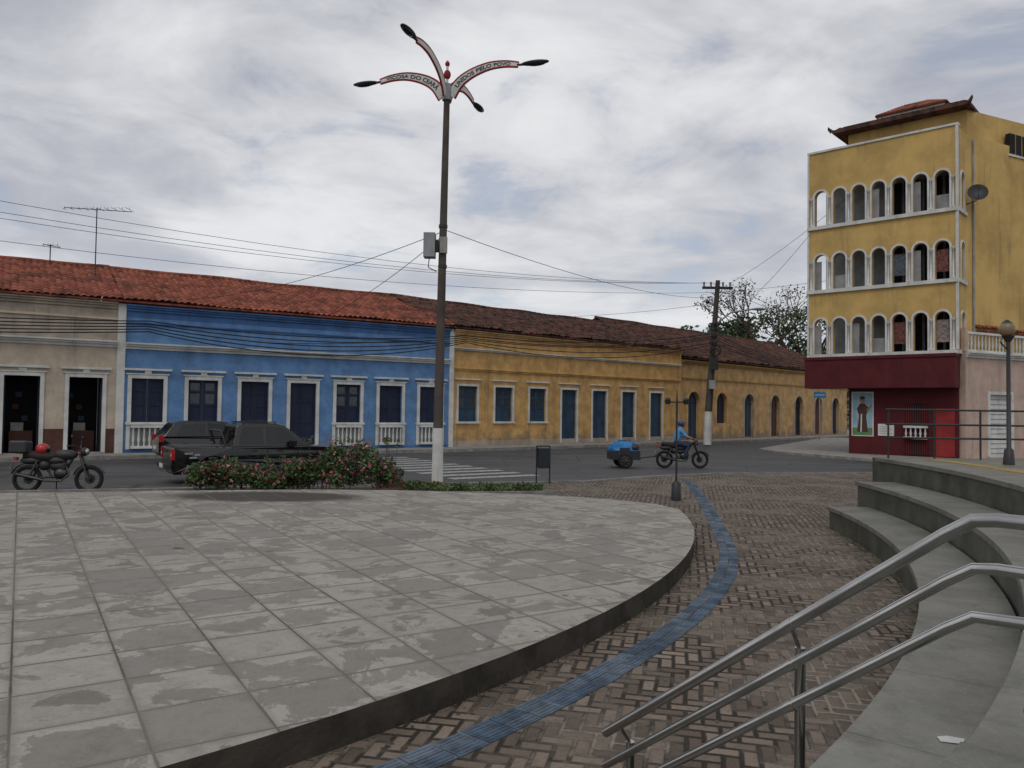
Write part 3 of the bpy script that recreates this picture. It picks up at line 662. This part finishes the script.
for dx,z in((-.25,9.45),(.15,9.45),(.85,9.45)):
    wire(b,(11.3+dx,45,z),(-28+dx,17.5,9.1+dx*.5),1.3,.009)
wire(b,(11.6,45,8.9),(-28,18.5,8.0),1.1,.009); wire(b,(11.6,45,8.9),(28,40,11.5),.5,.009)
wire(b,(11.8,45,8.6),(-1.75,19.2,6.45),.5,.009); wire(b,(11.8,45,8.3),(-8,35.5,6.2),.5,.009); wire(b,(-1.75,19.2,6.4),(-13,31,6.2),.35,.009); wire(b,(-1.75,19.2,6.3),(-9,34,5.6),.3,.009)
wire(b,(12.6,45,9.4),(31,66,9.2),.9,.012); wire(b,(11.6,45,9.4),(30,64,9.4),.9,.012); wire(b,(11.6,45,6.6),(14.6,38.3,10.8),.3,.01); wire(b,(12.5,45,9.4),(19,36,15.4),.5,.01)
for j,(z,s) in enumerate(((6.5,.9),(6.35,1.1),(6.2,1.0),(6.0,1.3),(5.9,1.7))):
    p=(11.6,44.8,z); q=(-2.2,37.0,5.45-.08*j); wire(b,p,q,s*.45,.02)
    q2=(-13.8,29.5,5.15-.1*j); wire(b,q,q2,.35+.1*j,.022); wire(b,q2,(-30,19,5.3-.2*j),.35,.022)
    wire(b,p,(27,62,6.2-.1*j),.8,.02)
wire(b,(-2.2,37.0,5.5),(-10.5,32,4.6),.2,.012)
b.finish('overhead_wires')
for (ox,oy,oz,H,name) in((-17.3,32.1,7.35,2.75,'tv_antenna'),(-19.3,32.3,7.9,.7,'tv_antenna')):
    r=root(name,(ox,oy,oz)); b=B(); b.tube([(0,0,-.3),(0,0,H)],.022,METB,6)
    w=1.35 if H>1 else .3; b.tube([(-w,0,H-.0),(w,.2,H-.1)],.016,METB,6)
    for q in range(10 if H>1 else 4):
        x=-w+q*2*w/(9 if H>1 else 3); l=.12+.03*q; b.tube([(x,-l,H-.06),(x,l,H-.06)],.009,METB,5)
        b.tube([(x,0,H-.05),(x,0,H+.04)],.009,METB,5)
    b.finish('antenna',r)
b=B(); dr=Vector((.835,.55)); nr=Vector((-.55,.835))
for i in range(10):
    p=Vector((-1.6,22.2))+nr*(i*1.0); b.prism([p,p+dr*3.0,p+dr*3.0+nr*.45,p+nr*.45],.003,.0045,ROADW)
b.finish('crosswalk_markings')
# ------------------------------------------------------------ vegetation
def leaves(b,clumps,n,size,mats,flat=.6):
    for c,rad in clumps:
        for _ in range(int(n)):
            d=Vector((random.gauss(0,1),random.gauss(0,1),random.gauss(0,1))).normalized()*(random.random()**.45)
            p=Vector(c)+Vector((d.x*rad[0],d.y*rad[1],d.z*rad[2])); s=size*random.uniform(.6,1.4)
            a=Vector((random.gauss(0,1),random.gauss(0,1),random.gauss(0,flat))).normalized(); e=a.cross(Vector((random.gauss(0,1),random.gauss(0,1),random.gauss(0,1)))).normalized()
            b.add([p-a*s,p-e*s*.5,p+a*s,p+e*s*.5],[(0,1,2,3)],random.choice(mats))
b=B(); cl=[]
for i in range(52):
    t=i/51; x=-7.0+t*4.4+random.uniform(-.1,.1); y=17.35+random.uniform(-.3,.4)+ (t*.35)
    H=.36+.12*math.sin(t*11)+(.42*min(1,(t-.42)*5) if t>.42 else 0)-(.25*(t-.88)/.12 if t>.88 else 0)
    for q in range(2): cl.append(((x,y,.2+H*random.uniform(.2,1.08)),(.26,.26,.19)))
leaves(b,cl,160,.04,[LEAF,LEAF,LEAF3,LEAF,LEAF2])
for i in range(26): # loose shoots above the mass
    t=random.random(); x=-7+t*4.4; h=.65+(.45 if t>.5 else 0); q=(x+random.uniform(-.2,.2),17.5+random.uniform(-.2,.2),h+random.uniform(.05,.25))
    b.tube([(x,17.5,.4),q],[.007,.003],BARK,4); leaves(b,[(q,(.07,.07,.1))],16,.032,[LEAF,LEAF3])
for i in range(40):
    x=-7+random.random()*4.5; b.tube([(x,17.4,.1),(x+random.uniform(-.15,.15),17.4+random.uniform(-.2,.2),.55)],[.015,.006],BARK,5)
for c,rad in cl:
    for _ in range(random.choice((1,2,3,4,5))):
        d=Vector((random.gauss(0,1),random.gauss(-.8,1),random.gauss(.7,1))).normalized(); p=Vector(c)+Vector((d.x*rad[0],d.y*rad[1],d.z*rad[2]))*1.04
        fm=random.choice((FLOW,FLOW,FLOW2))
        for q in range(7):
            o_=Vector((random.gauss(0,.018),random.gauss(0,.018),random.gauss(0,.015)))
            a=Vector((random.gauss(0,1),random.gauss(0,1),random.gauss(0,1))).normalized(); e=a.cross(Vector((1,.3,.2))).normalized(); s=.027
            pp=p+o_; b.add([pp-a*s,pp-e*s,pp+a*s,pp+e*s],[(0,1,2,3)],fm)
b.finish('flowering_shrub')
b=B(); b.prism([(-7.6,16.95),(-2.2,17.4),(-.2,17.7),(.9,18.0),(.6,18.7),(-3,18.6),(-7.8,17.55)],.07,.13,SOIL); b.finish('planting_bed')
b=B(); strip(b,[(-7.7,16.9),(-2.2,17.35),(-.2,17.65),(1.0,17.95)],-.08,0,.06,.17,KERB); strip(b,[(-3.2,18.6),(-1.6,18.65)],0,.1,.06,.26,TRED); b.finish('bed_edging')
b=B(); cl=[((random.uniform(-2.4,.7),random.uniform(17.8,18.5),.19),(.24,.2,.13)) for _ in range(34)]
leaves(b,cl,110,.035,[LEAF,LEAF3,LEAF],1.5); b.finish('grass')
b=B()
for i in range(900):
    rad=random.choice((14.44+abs(random.gauss(0,.12)),16.80-abs(random.gauss(0,.10)),random.uniform(14.5,16.7))); a=random.uniform(-62,-2); x,y=pol(rad,a)
    an=random.random()*6.28; s=random.uniform(.006,.022); z=.083+random.random()*.008
    b.add([(x+s*math.cos(an),y+s*math.sin(an),z),(x-s*.5*math.sin(an),y+s*.5*math.cos(an),z+.004),(x-s*math.cos(an),y-s*math.sin(an),z),(x+s*.5*math.sin(an),y-s*.5*math.cos(an),z+.003)],[(0,1,2,3)],random.choice((DRYL,SOIL,LEAF3,DRYL)))
b.finish('fallen_leaves')
b=B()
for i in range(520):
    a=random.choice((-50,-38,-30,-22,-15,-9))+random.gauss(0,2.2); rad=random.choice((14.43,16.84)); x,y=pol(rad+(.02 if rad<15 else -.05),a)
    h=random.uniform(.02,.07); an=random.random()*6.28; w=.004
    b.add([(x-w*math.cos(an),y-w*math.sin(an),.078),(x+w*math.cos(an),y+w*math.sin(an),.078),(x+random.gauss(0,.02),y+random.gauss(0,.02),.08+h)],[(0,1,2)],random.choice((LEAF,LEAF3)))
b.finish('weeds')
def tree(name,x,y,H,rad,dens,seed,mats,ls=.16,base=0):
    random.seed(seed); r=root(name,(x,y,base)); b=B(); ends=[]
    b.tube([(0,0,0),(.1,0,H*.25),(-.1,.1,H*.45)],[.38,.3,.24],BARK,9)
    def br(p,d,l,rr,k):
        q=p+d*l; b.tube([p,p+d*l*.5+Vector((random.uniform(-.1,.1),0,.05))*l,q],[rr,rr*.8,rr*.55],BARK,6)
        if k==0: ends.append(q); return
        if k<=2: ends.append(q)
        for _ in range(3):
            nd=(d+Vector((random.uniform(-.8,.8),random.uniform(-.8,.8),random.uniform(-.25,.55)))).normalized(); br(q,nd,l*.68,rr*.55,k-1)
    for i in range(5):
        a=i*1.26+random.random(); br(Vector((-.1,.1,H*.42)),Vector((math.cos(a)*.7,math.sin(a)*.7,.8)).normalized(),H*.22,.17,3)
    b.finish('trunk',r); b=B()
    cl=[(tuple(e),(rad*.16,rad*.16,rad*.12)) for e in ends]
    leaves(b,cl,dens,ls,mats); b.finish('crown',r)
tree('tree',27.0,84,17.5,6,8,3,[LEAF2,LEAF3],.13)
tree('tree',22,86,11.5,5,16,5,[LEAF,LEAF2,LEAF3],.16)
tree('tree',31,82,14.5,5,12,8,[LEAF,LEAF2,LEAF3],.15)
random.seed(11)
b=B(); cl=[]
for i in range(170):
    x=random.uniform(22,95); y=random.uniform(118,140); cl.append(((x,y,random.uniform(3,15)+1.5*math.sin(x*.2)),(3,3,2.2)))
leaves(b,cl,130,.45,[LEAF2,LEAF,LEAF2]); b.finish('distant_trees')
b=B(); nx,ny=60,6; vs=[];fs=[]
for j in range(ny):
    for i in range(nx):
        x=-400+i*16; t=j/(ny-1); vs.append((x,260+j*50,(math.sin(t*math.pi))*(26+14*mnoise.noise(Vector((x*.008,j*.3,0))))-1))
for j in range(ny-1):
    for i in range(nx-1): fs.append((j*nx+i,j*nx+i+1,(j+1)*nx+i+1,(j+1)*nx+i))
b.add(vs,fs,LEAF2,True); b.finish('hills')

# ------------------------------------------------------------ vehicles
def wheel(b,x,y,rr,w,sg,rim=DKMET):
    b.torus((x,y,rr),rr*.78,rr*.22,RUBBER,28,8,w/2)
    b.tube([(x,y-w*.35,rr),(x,y+w*.35,rr)],rr*.62,METB,20)
    yy=y+sg*w*.37; b.tube([(x,yy,rr),(x,yy+sg*.012,rr)],rr*.16,rim,12)
    for k in range(6):
        a=k*math.pi/3; b.tube([(x,yy,rr),(x+math.cos(a)*rr*.6,yy,rr+math.sin(a)*rr*.6)],[.045,.03],rim,5)
    b.torus((x,yy,rr),rr*.6,.018,rim,24,6)
def car(name,loc,rz,low,cab,wins,hw,wx,wr,belt,roofz,scale=(1,1,1),extra=None):
    r=root(name,loc,rz); r.scale=scale
    def archpts(cx): return [(cx+(wr+.06)*math.cos(math.pi*i/8),max(.32,wr+(wr+.06)*math.sin(math.pi*i/8))) for i in range(9)]
    bottom=[]
    for cx in sorted(wx,reverse=True): bottom+=archpts(cx)
    b=B(); prof=low+[(low[-1][0]-.05,.32)]+bottom+[(low[0][0]+.05,.32)]
    n=len(prof); L0,L1x=low[0][0],low[-1][0]
    def hwz(x,z):
        e=min(x-L0,L1x-x); return hw-(.06 if z<.5 else 0)-(.03 if z>.9 else 0)-(.10*(1-max(0,min(1,e/.35)))**2)
    L=[(x,-hwz(x,z),z) for x,z in prof]; Q=[(x,hwz(x,z),z) for x,z in prof]
    b.add(L+Q,[tuple(range(n)),tuple(range(2*n-1,n-1,-1))]+[(i+n,(i+1)%n+n,(i+1)%n,i) for i in range(n)],BLACKC)
    b.finish('body',r,.045)
    b=B(); ti=.18; cw=lambda z: hw-.05-ti*(z-belt)/(roofz-belt)
    L=[(x,-cw(z),z) for x,z in cab]; Q=[(x,cw(z),z) for x,z in cab]; n=len(cab)
    b.add(L+Q,[tuple(range(n)),tuple(range(2*n-1,n-1,-1))]+[(i+n,(i+1)%n+n,(i+1)%n,i) for i in range(n)],BLACKC)
    b.finish('cabin',r,.04)
    b=B()
    for w in wins:
        for sg in(-1,1): b.add([(x,sg*(cw(z)+.006),z) for x,z in w],[tuple(range(len(w)))],GLASS)
    def g(p,q):
        (x0,z0),(x1,z1)=p,q; d=Vector((x1-x0,z1-z0)); nn=Vector((-d.y,d.x)).normalized()*.008
        if (nn.x>0)!=( (x0+x1)/2>(cab[0][0]+cab[-1][0])/2): nn=-nn
        a=Vector(p)+d*.12+nn; c=Vector(p)+d*.88+nn; b.add([(a.x,-cw(a.y)+.08,a.y),(a.x,cw(a.y)-.08,a.y),(c.x,cw(c.y)-.08,c.y),(c.x,-cw(c.y)+.08,c.y)],[(0,1,2,3)],GLASS)
    g(cab[0],cab[1]); g(cab[-1],cab[-2]); b.finish('windows',r)
    b=B()
    for cx in wx:
        for sg in(-1,1): wheel(b,cx,sg*(hw-.13),wr,.22,sg)
        b.tube([(cx,-hw+.2,wr),(cx,hw-.2,wr)],.05,METB,8)
    b.box(low[0][0]+.1,low[-1][0]-.1,-hw+.3,hw-.3,.28,.5,METB); b.finish('wheels',r)
    b=B()
    if extra: extra(b,hw)
    b.finish('lamps_and_trim',r,.006); return r
def pu(b,hw):
    for sg in(-1,1):
        b.box(-.02,.08,sg*(hw-.16)-.07,sg*(hw-.16)+.075,.72,1.04,REDL)
        b.box(-.022,.06,sg*(hw-.16)-.05,sg*(hw-.16)+.05,.82,.9,WHITE)
        b.box(3.3,3.48,sg*(hw+.09)-.1,sg*(hw+.09)+.1,1.08,1.26,BLACKC)
        b.box(4.98,5.2,sg*(hw-.25)-.13,sg*(hw-.25)+.13,.76,.92,CHROME)
        for x in(2.2,3.0): b.box(x,x+.16,sg*(hw-.02)-.012,sg*(hw-.02)+.02,.93,.97,METB)
        b.box(1.75,3.5,sg*(hw-.02)-.06,sg*(hw-.02)+.06,.36,.42,METB)
        for x in (1.66,2.66,3.6): b.box(x,x+.012,sg*(hw-.03)-.005,sg*(hw-.03)+.006,.5,1.06,METB)
    b.box(-.14,.0,-hw+.15,hw-.15,.46,.60,DKMET); b.box(-.155,-.141,-.26,.26,.47,.59,WHITE)
    b.box(-.01,-.001,-.12,.12,.9,.98,METB); b.box(.12,1.56,-hw+.16,hw-.16,1.07,1.105,METB)
    b.tube([(1.5,-hw+.2,1.08),(1.35,-hw+.25,1.55),(1.35,hw-.25,1.55),(1.5,hw-.2,1.08)],.035,METB,8)
    for sg in(-1,1): b.tube([(1.95,sg*(hw-.3),1.8),(3.0,sg*(hw-.3),1.82)],.02,METB,6)
    for x,z,w in((.32,.88,.22),(.58,.84,.16),(.45,.76,.2)): b.box(x,x+w,-hw-.004,-hw+.03,z,z+.05,GREYP)
car('black_pickup_truck',(-8.85,20.1,0),ang1,
 [(0,.45),(0,1.05),(.08,1.08),(1.62,1.08),(3.95,1.10),(4.7,1.04),(5.12,.93),(5.2,.7),(5.18,.42)],
 [(1.64,1.05),(1.80,1.72),(2.1,1.79),(2.95,1.78),(3.2,1.72),(4.05,1.06)],
 [[(1.84,1.15),(2.55,1.15),(2.55,1.68),(1.95,1.68)],[(2.65,1.15),(3.72,1.15),(3.15,1.66),(2.65,1.68)]],.9,(1.1,4.2),.37,1.08,1.78,(.88,.92,.87),pu)
def hb(b,hw):
    for sg in(-1,1):
        b.box(-.02,.14,sg*(hw-.16)-.09,sg*(hw-.16)+.09,.78,1.0,REDL); b.box(4.0,4.18,sg*(hw-.25)-.14,sg*(hw-.25)+.14,.62,.78,CHROME); b.box(2.85,3.0,sg*(hw+.08)-.09,sg*(hw+.08)+.09,.95,1.1,BLACKC)
        for x in(1.6,2.6): b.box(x,x+.14,sg*(hw-.02)-.012,sg*(hw-.02)+.016,.84,.87,METB)
    b.box(-.04,-.001,-.25,.25,.5,.62,WHITE)
car('dark_hatchback_car',(-12.1,26.6,0),ang1,
 [(0,.4),(-.02,.75),(.05,.95),(3.2,.97),(3.9,.85),(4.18,.68),(4.2,.4)],
 [(.08,.93),(.45,1.42),(.9,1.5),(1.9,1.5),(2.3,1.44),(3.25,.93)],
 [[(.5,1.0),(1.45,1.0),(1.45,1.40),(.72,1.38)],[(1.53,1.0),(2.85,1.0),(2.25,1.38),(1.53,1.40)]],.85,(.8,3.4),.31,.95,1.5,(1,1,.97),hb)

def motorcycle(loc,rz,tank,lean=0,name='motorcycle'):
    r=root(name,loc,rz); r.rotation_euler=(lean,0,rz)
    for nm,x in(('rear_wheel',-.62),('front_wheel',.66)):
        b=B(); b.torus((x,0,.31),.27,.042,RUBBER,30,8,.05); b.torus((x,0,.31),.225,.012,DKMET,30,6); b.tube([(x,-.07,.31),(x,.07,.31)],.045,METB,10)
        for k in range(16):
            a=k*math.pi/8; b.tube([(x,.03*(-1)**k,.31),(x+.225*math.cos(a),0,.31+.225*math.sin(a))],.003,DKMET,4)
        b.tube([(x,.06,.31),(x,.068,.31)],.11,DKMET,14); b.finish(nm,r)
    b=B()
    for sg in(-1,1):
        b.tube([(.66,sg*.075,.31),(.52,sg*.075,.68),(.42,sg*.07,.95)],[.024,.026,.02],DKMET,8)
        b.tube([(-.62,sg*.09,.31),(-.1,sg*.08,.36)],.02,METB,8); b.tube([(-.55,sg*.11,.36),(-.40,sg*.11,.70)],.028,DKMET,8)
    for rad,m_,x0 in((.34,tank,.66),(.35,METB,-.62)):
        pts=[(x0+rad*math.cos(a),0,.31+rad*math.sin(a)) for a in[R(q) for q in range(20 if x0>0 else 40,165,12)]]
        for (xa,_,za),(xb,_,zb) in zip(pts,pts[1:]): b.add([(xa,-.06,za),(xa,.06,za),(xb,.06,zb),(xb,-.06,zb)],[(0,1,2,3)],m_)
    b.tube([(.42,0,.93),(.3,0,.78),(.12,0,.42),(-.1,0,.34),(-.2,0,.5),(-.25,0,.72)],.03,METB,8); b.tube([(.38,0,.86),(.0,0,.76),(-.75,0,.78)],.025,METB,8)
    b.finish('frame',r)
    b=B(); b.ell((.08,0,.44),(.17,.11,.14),DKMET); b.tube([(.1,0,.5),(.16,0,.68)],[.09,.085],METB,12)
    for k in range(5): b.tube([(.10+k*.012,0,.53+k*.03),(.102+k*.012,0,.54+k*.03)],.105,DKMET,12)
    b.ell((.02,0,.60),(.22,.1,.12),METB); b.ell((-.28,0,.62),(.14,.12,.12),METB)
    b.tube([(.18,-.05,.6),(.27,-.1,.42),(.12,-.13,.26),(-.2,-.14,.27),(-.38,-.15,.32),(-.8,-.16,.42)],[.018,.018,.018,.022,.04,.042],DKMET,10); b.finish('engine',r)
    b=B(); b.ell((.14,0,.85),(.26,.12,.12),tank,16,10); b.ell((-.02,0,.72),(.2,.13,.1),METB); b.ell((-.55,0,.72),(.25,.1,.09),tank)
    b.tube([(-.02,0,.84),(-.2,0,.80),(-.45,0,.82),(-.72,0,.86)],[.06,.115,.11,.08],SHOE,12)
    b.ell((.53,0,.92),(.09,.10,.10),tank); b.ell((.58,0,.92),(.05,.08,.08),CHROME); b.box(-.92,-.85,-.05,.05,.72,.80,REDL)
    b.box(-.96,-.955,-.09,.09,.52,.64,GREYP); b.tube([(-.6,.12,.86),(-.9,.1,.9),(-.9,-.1,.9),(-.6,-.12,.86)],.012,METB,6); b.finish('tank_and_seat',r)
    b=B(); b.tube([(.30,-.36,1.04),(.38,-.2,1.06),(.42,-.06,1.0),(.42,.06,1.0),(.38,.2,1.06),(.30,.36,1.04)],.012,METB,8)
    for sg in(-1,1):
        b.tube([(.31,sg*.27,1.045),(.295,sg*.38,1.04)],.018,RUBBER,8); b.tube([(.37,sg*.22,1.06),(.36,sg*.3,1.22)],.006,METB,6); b.ell((.36,sg*.32,1.25),(.02,.06,.04),METB); b.tube([(.05,sg*.1,.32),(.05,sg*.24,.32)],.014,METB,6)
        b.ell((.48,sg*.17,.88),(.035,.03,.03),REDL)
    if not lean==0: b.tube([(-.05,.1,.3),(-.12,.3,.02)],.012,METB,6)
    b.finish('handlebar',r); return r
m1=motorcycle((6.05,27.7,0),R(4),METB)
m2=motorcycle((-10.2,17.6,0),R(10),METB,lean=R(-5))
b=B(); b.ell((-.35,0,.98),(.15,.13,.13),REDH,16,10); b.ell((-.26,0,.97),(.08,.1,.07),GLASS); b.finish('hung_helmet',m2)
b=B(); b.box(-.98,-.62,-.2,.2,.88,1.16,METB); b.finish('top_case',m2,.04)
r=root('cargo_trailer',(4.0,27.6,0),R(4)); b=B()
for sg in(-1,1): wheel(b,-.05,sg*.45,.26,.1,sg)
b.box(-.55,.5,-.4,.4,.3,.38,METB); b.tube([(.5,0,.34),(1.15,0,.42),(1.35,0,.45)],.025,METB,8); b.box(-.55,-.5,-.4,.4,.38,.6,METB); b.box(-.52,.48,-.4,-.37,.38,.62,METB); b.box(-.52,.48,.37,.4,.38,.62,METB)
b.finish('chassis',r,.01)
b=B()
vs=[];n,k=28,10
for i in range(k+1):
    th=math.pi/2*i/k
    for j in range(n):
        t=2*math.pi*j/n; q=1+.22*mnoise.noise(Vector((math.cos(t)*2.4,math.sin(t)*2.4,i*.45)))
        sx=abs(math.cos(t))**.6*math.copysign(1,math.cos(t)); sy=abs(math.sin(t))**.6*math.copysign(1,math.sin(t))
        vs.append((.52*sx*math.cos(th)**.5*q-.02,.38*sy*math.cos(th)**.5*q,.5+.42*math.sin(th)*q))
fs=[(i*n+j,i*n+(j+1)%n,(i+1)*n+(j+1)%n,(i+1)*n+j) for i in range(k) for j in range(n)]
b.add(vs,fs,BLUEC,True); b.tube([(-.55,-.05,.6),(-.2,-.1,.97),(.2,.1,.97),(.52,.05,.6)],.012,METB,6); b.box(-.25,.1,-.43,-.401,.5,.72,METB); b.ell((.3,-.2,.72),(.18,.2,.15),METB)
b.finish('covered_load',r)

# ------------------------------------------------------------ rider
rd=root('motorcyclist',(6.05,27.7,0),R(4))
J={'pel':(-.22,0,.92),'sp':(-.19,0,1.08),'ch':(-.11,0,1.27),'nk':(-.06,0,1.42),'hd':(-.03,0,1.54),'ht':(-.02,0,1.64)}
Rr={'pel':(.165,.14),'sp':(.15,.12),'ch':(.175,.135),'nk':(.055,.055),'hd':(.085,.095),'ht':(.05,.055)}
E=[('pel','sp'),('sp','ch'),('ch','nk'),('nk','hd'),('hd','ht')]
for s,sg in(('l',1),('r',-1)):
    J.update({'hip'+s:(-.16,sg*.10,.90),'kn'+s:(.20,sg*.17,.80),'an'+s:(.02,sg*.18,.40),'he'+s:(.0,sg*.18,.355),'to'+s:(.17,sg*.19,.35),'sh'+s:(-.09,sg*.18,1.36),'el'+s:(.08,sg*.27,1.14),'wr'+s:(.265,sg*.325,1.07),'pa'+s:(.30,sg*.33,1.065)})
    Rr.update({'hip'+s:(.105,.105),'kn'+s:(.07,.07),'an'+s:(.045,.045),'he'+s:(.04,.035),'to'+s:(.035,.028),'sh'+s:(.08,.075),'el'+s:(.05,.05),'wr'+s:(.03,.03),'pa'+s:(.034,.022)})
    E+=[('pel','hip'+s),('hip'+s,'kn'+s),('kn'+s,'an'+s),('an'+s,'he'+s),('he'+s,'to'+s),('ch','sh'+s),('sh'+s,'el'+s),('el'+s,'wr'+s),('wr'+s,'pa'+s)]
ks=list(J); me=D.meshes.new('b'); me.from_pydata([J[k] for k in ks],[(ks.index(a),ks.index(c)) for a,c in E],[])
o=D.objects.new('bodytmp',me); SC.collection.objects.link(o); o.modifiers.new('s','SKIN'); ss_=o.modifiers.new('u','SUBSURF'); ss_.levels=2; ss_.render_levels=2
for i,k in enumerate(ks): me.skin_vertices[0].data[i].radius=Rr[k]; me.skin_vertices[0].data[i].use_root=(k=='pel')
dg=bpy.context.evaluated_depsgraph_get(); bm_=D.meshes.new_from_object(o.evaluated_get(dg)); D.objects.remove(o)
bm_.materials.clear()
for m in(SHIRT,JEANS,SKIN,SHOE): bm_.materials.append(m)
for p in bm_.polygons:
    c=p.center; p.use_smooth=True
    if c.z<.41 : p.material_index=3
    elif c.z<.98: p.material_index=1
    elif c.z>1.425 and c.x<.2: p.material_index=2
    elif c.x>.10 and abs(c.y)>.2: p.material_index=2
    else: p.material_index=0
o=D.objects.new('body',bm_); SC.collection.objects.link(o); o.parent=rd
b=B()
for sg in(-1,1):
    for k in range(4):
        y=sg*(.30+.02*k); l=(.9,1,.97,.8)[k]
        b.tube([(.30,y,1.075),(.30+.035*l,y,1.06),(.325+.01*l,y,1.03),(.30,y,1.018)],[.010,.0095,.009,.007],SKIN,6)
    b.tube([(.285,sg*.305,1.06),(.275,sg*.285,1.035),(.295,sg*.275,1.022)],[.012,.010,.008],SKIN,6)
b.finish('fingers',rd)
b=B()
b.ell((-.03,0,1.585),(.135,.12,.125),HELM,18,12); b.ell((.045,0,1.55),(.07,.085,.085),SKIN,14,10); b.ell((.115,0,1.545),(.022,.014,.022),SKIN)
for sg in(-1,1): b.ell((.10,sg*.032,1.565),(.012,.014,.008),METB)
b.ell((.105,0,1.508),(.012,.025,.007),REDSIGN); b.tube([(.0,.1,1.53),(.03,.03,1.46),(.03,-.03,1.46),(.0,-.1,1.53)],.008,METB,6); b.ell((.07,0,1.625),(.07,.1,.02),HELM)
b.finish('head_and_helmet',rd)

# ------------------------------------------------------------ world, sun, camera
W=D.worlds.new('World'); SC.world=W; W.use_nodes=True; n=NT(W.node_tree); n.N.clear()
sky=n.n('ShaderNodeTexSky',{'sky_type':'NISHITA','sun_disc':False,'sun_elevation':R(50),'sun_rotation':R(200)})
bg1=n.n('ShaderNodeBackground'); n.L.new(sky.outputs[0],bg1.inputs[0]); bg1.inputs[1].default_value=.12
tc=n.n('ShaderNodeTexCoord').outputs['Generated']; sp=n.n('ShaderNodeSeparateXYZ'); n.L.new(tc,sp.inputs[0])
z=n.m('ADD',n.m('MAXIMUM',sp.outputs[2],0.0),.15); cb=n.n('ShaderNodeCombineXYZ'); n.L.new(n.m('DIVIDE',sp.outputs[0],z),cb.inputs[0]); n.L.new(n.m('DIVIDE',sp.outputs[1],z),cb.inputs[1])
cv=cb.outputs[0]
n1=n.noise(n.mapping(cv,(.8,1.15,1)),.65,8,.5,.6); n2=n.noise(cv,2.4,7,.58,.4)
q=n.m('ADD',n.m('MULTIPLY',n1,.72),n.m('MULTIPLY',n2,.28))
col=n.mix(n.mapr(q,.40,.60),(.42,.435,.50),(.84,.85,.87))
hz=n.mapr(sp.outputs[2],.0,.36,1,0); col=n.mix(n.m('MULTIPLY',hz,.45),col,(.80,.83,.87))
bg2=n.n('ShaderNodeBackground'); n.L.new(col,bg2.inputs[0]); bg2.inputs[1].default_value=.95
ms=n.n('ShaderNodeMixShader'); n.L.new(n.mapr(n2,.32,.45,.72,1.0),ms.inputs[0]); n.L.new(bg1.outputs[0],ms.inputs[1]); n.L.new(bg2.outputs[0],ms.inputs[2])
ow=n.n('ShaderNodeOutputWorld'); n.L.new(ms.outputs[0],ow.inputs[0])
sl=D.lights.new('sun','SUN'); sl.energy=.65; sl.angle=R(20); sl.color=(1,.96,.9); so=D.objects.new('sun',sl); SC.collection.objects.link(so)
az=R(200); el=R(50); dvec=Vector((math.sin(az)*math.cos(el),math.cos(az)*math.cos(el),math.sin(el))); so.rotation_euler=dvec.to_track_quat('Z','Y').to_euler()
cam=D.cameras.new('camera'); co=D.objects.new('camera',cam); SC.collection.objects.link(co); cam.sensor_width=36; cam.lens=780/1024*36; cam.clip_end=3000; cam.clip_start=.05
co.matrix_world=Matrix.Translation((0,0,2.05))@Matrix.Rotation(R(90+1.76),4,'X')@Matrix.Rotation(R(.8),4,'Z')
SC.camera=co
SC.view_settings.view_transform='Standard'; SC.view_settings.look='None'; SC.view_settings.exposure=0
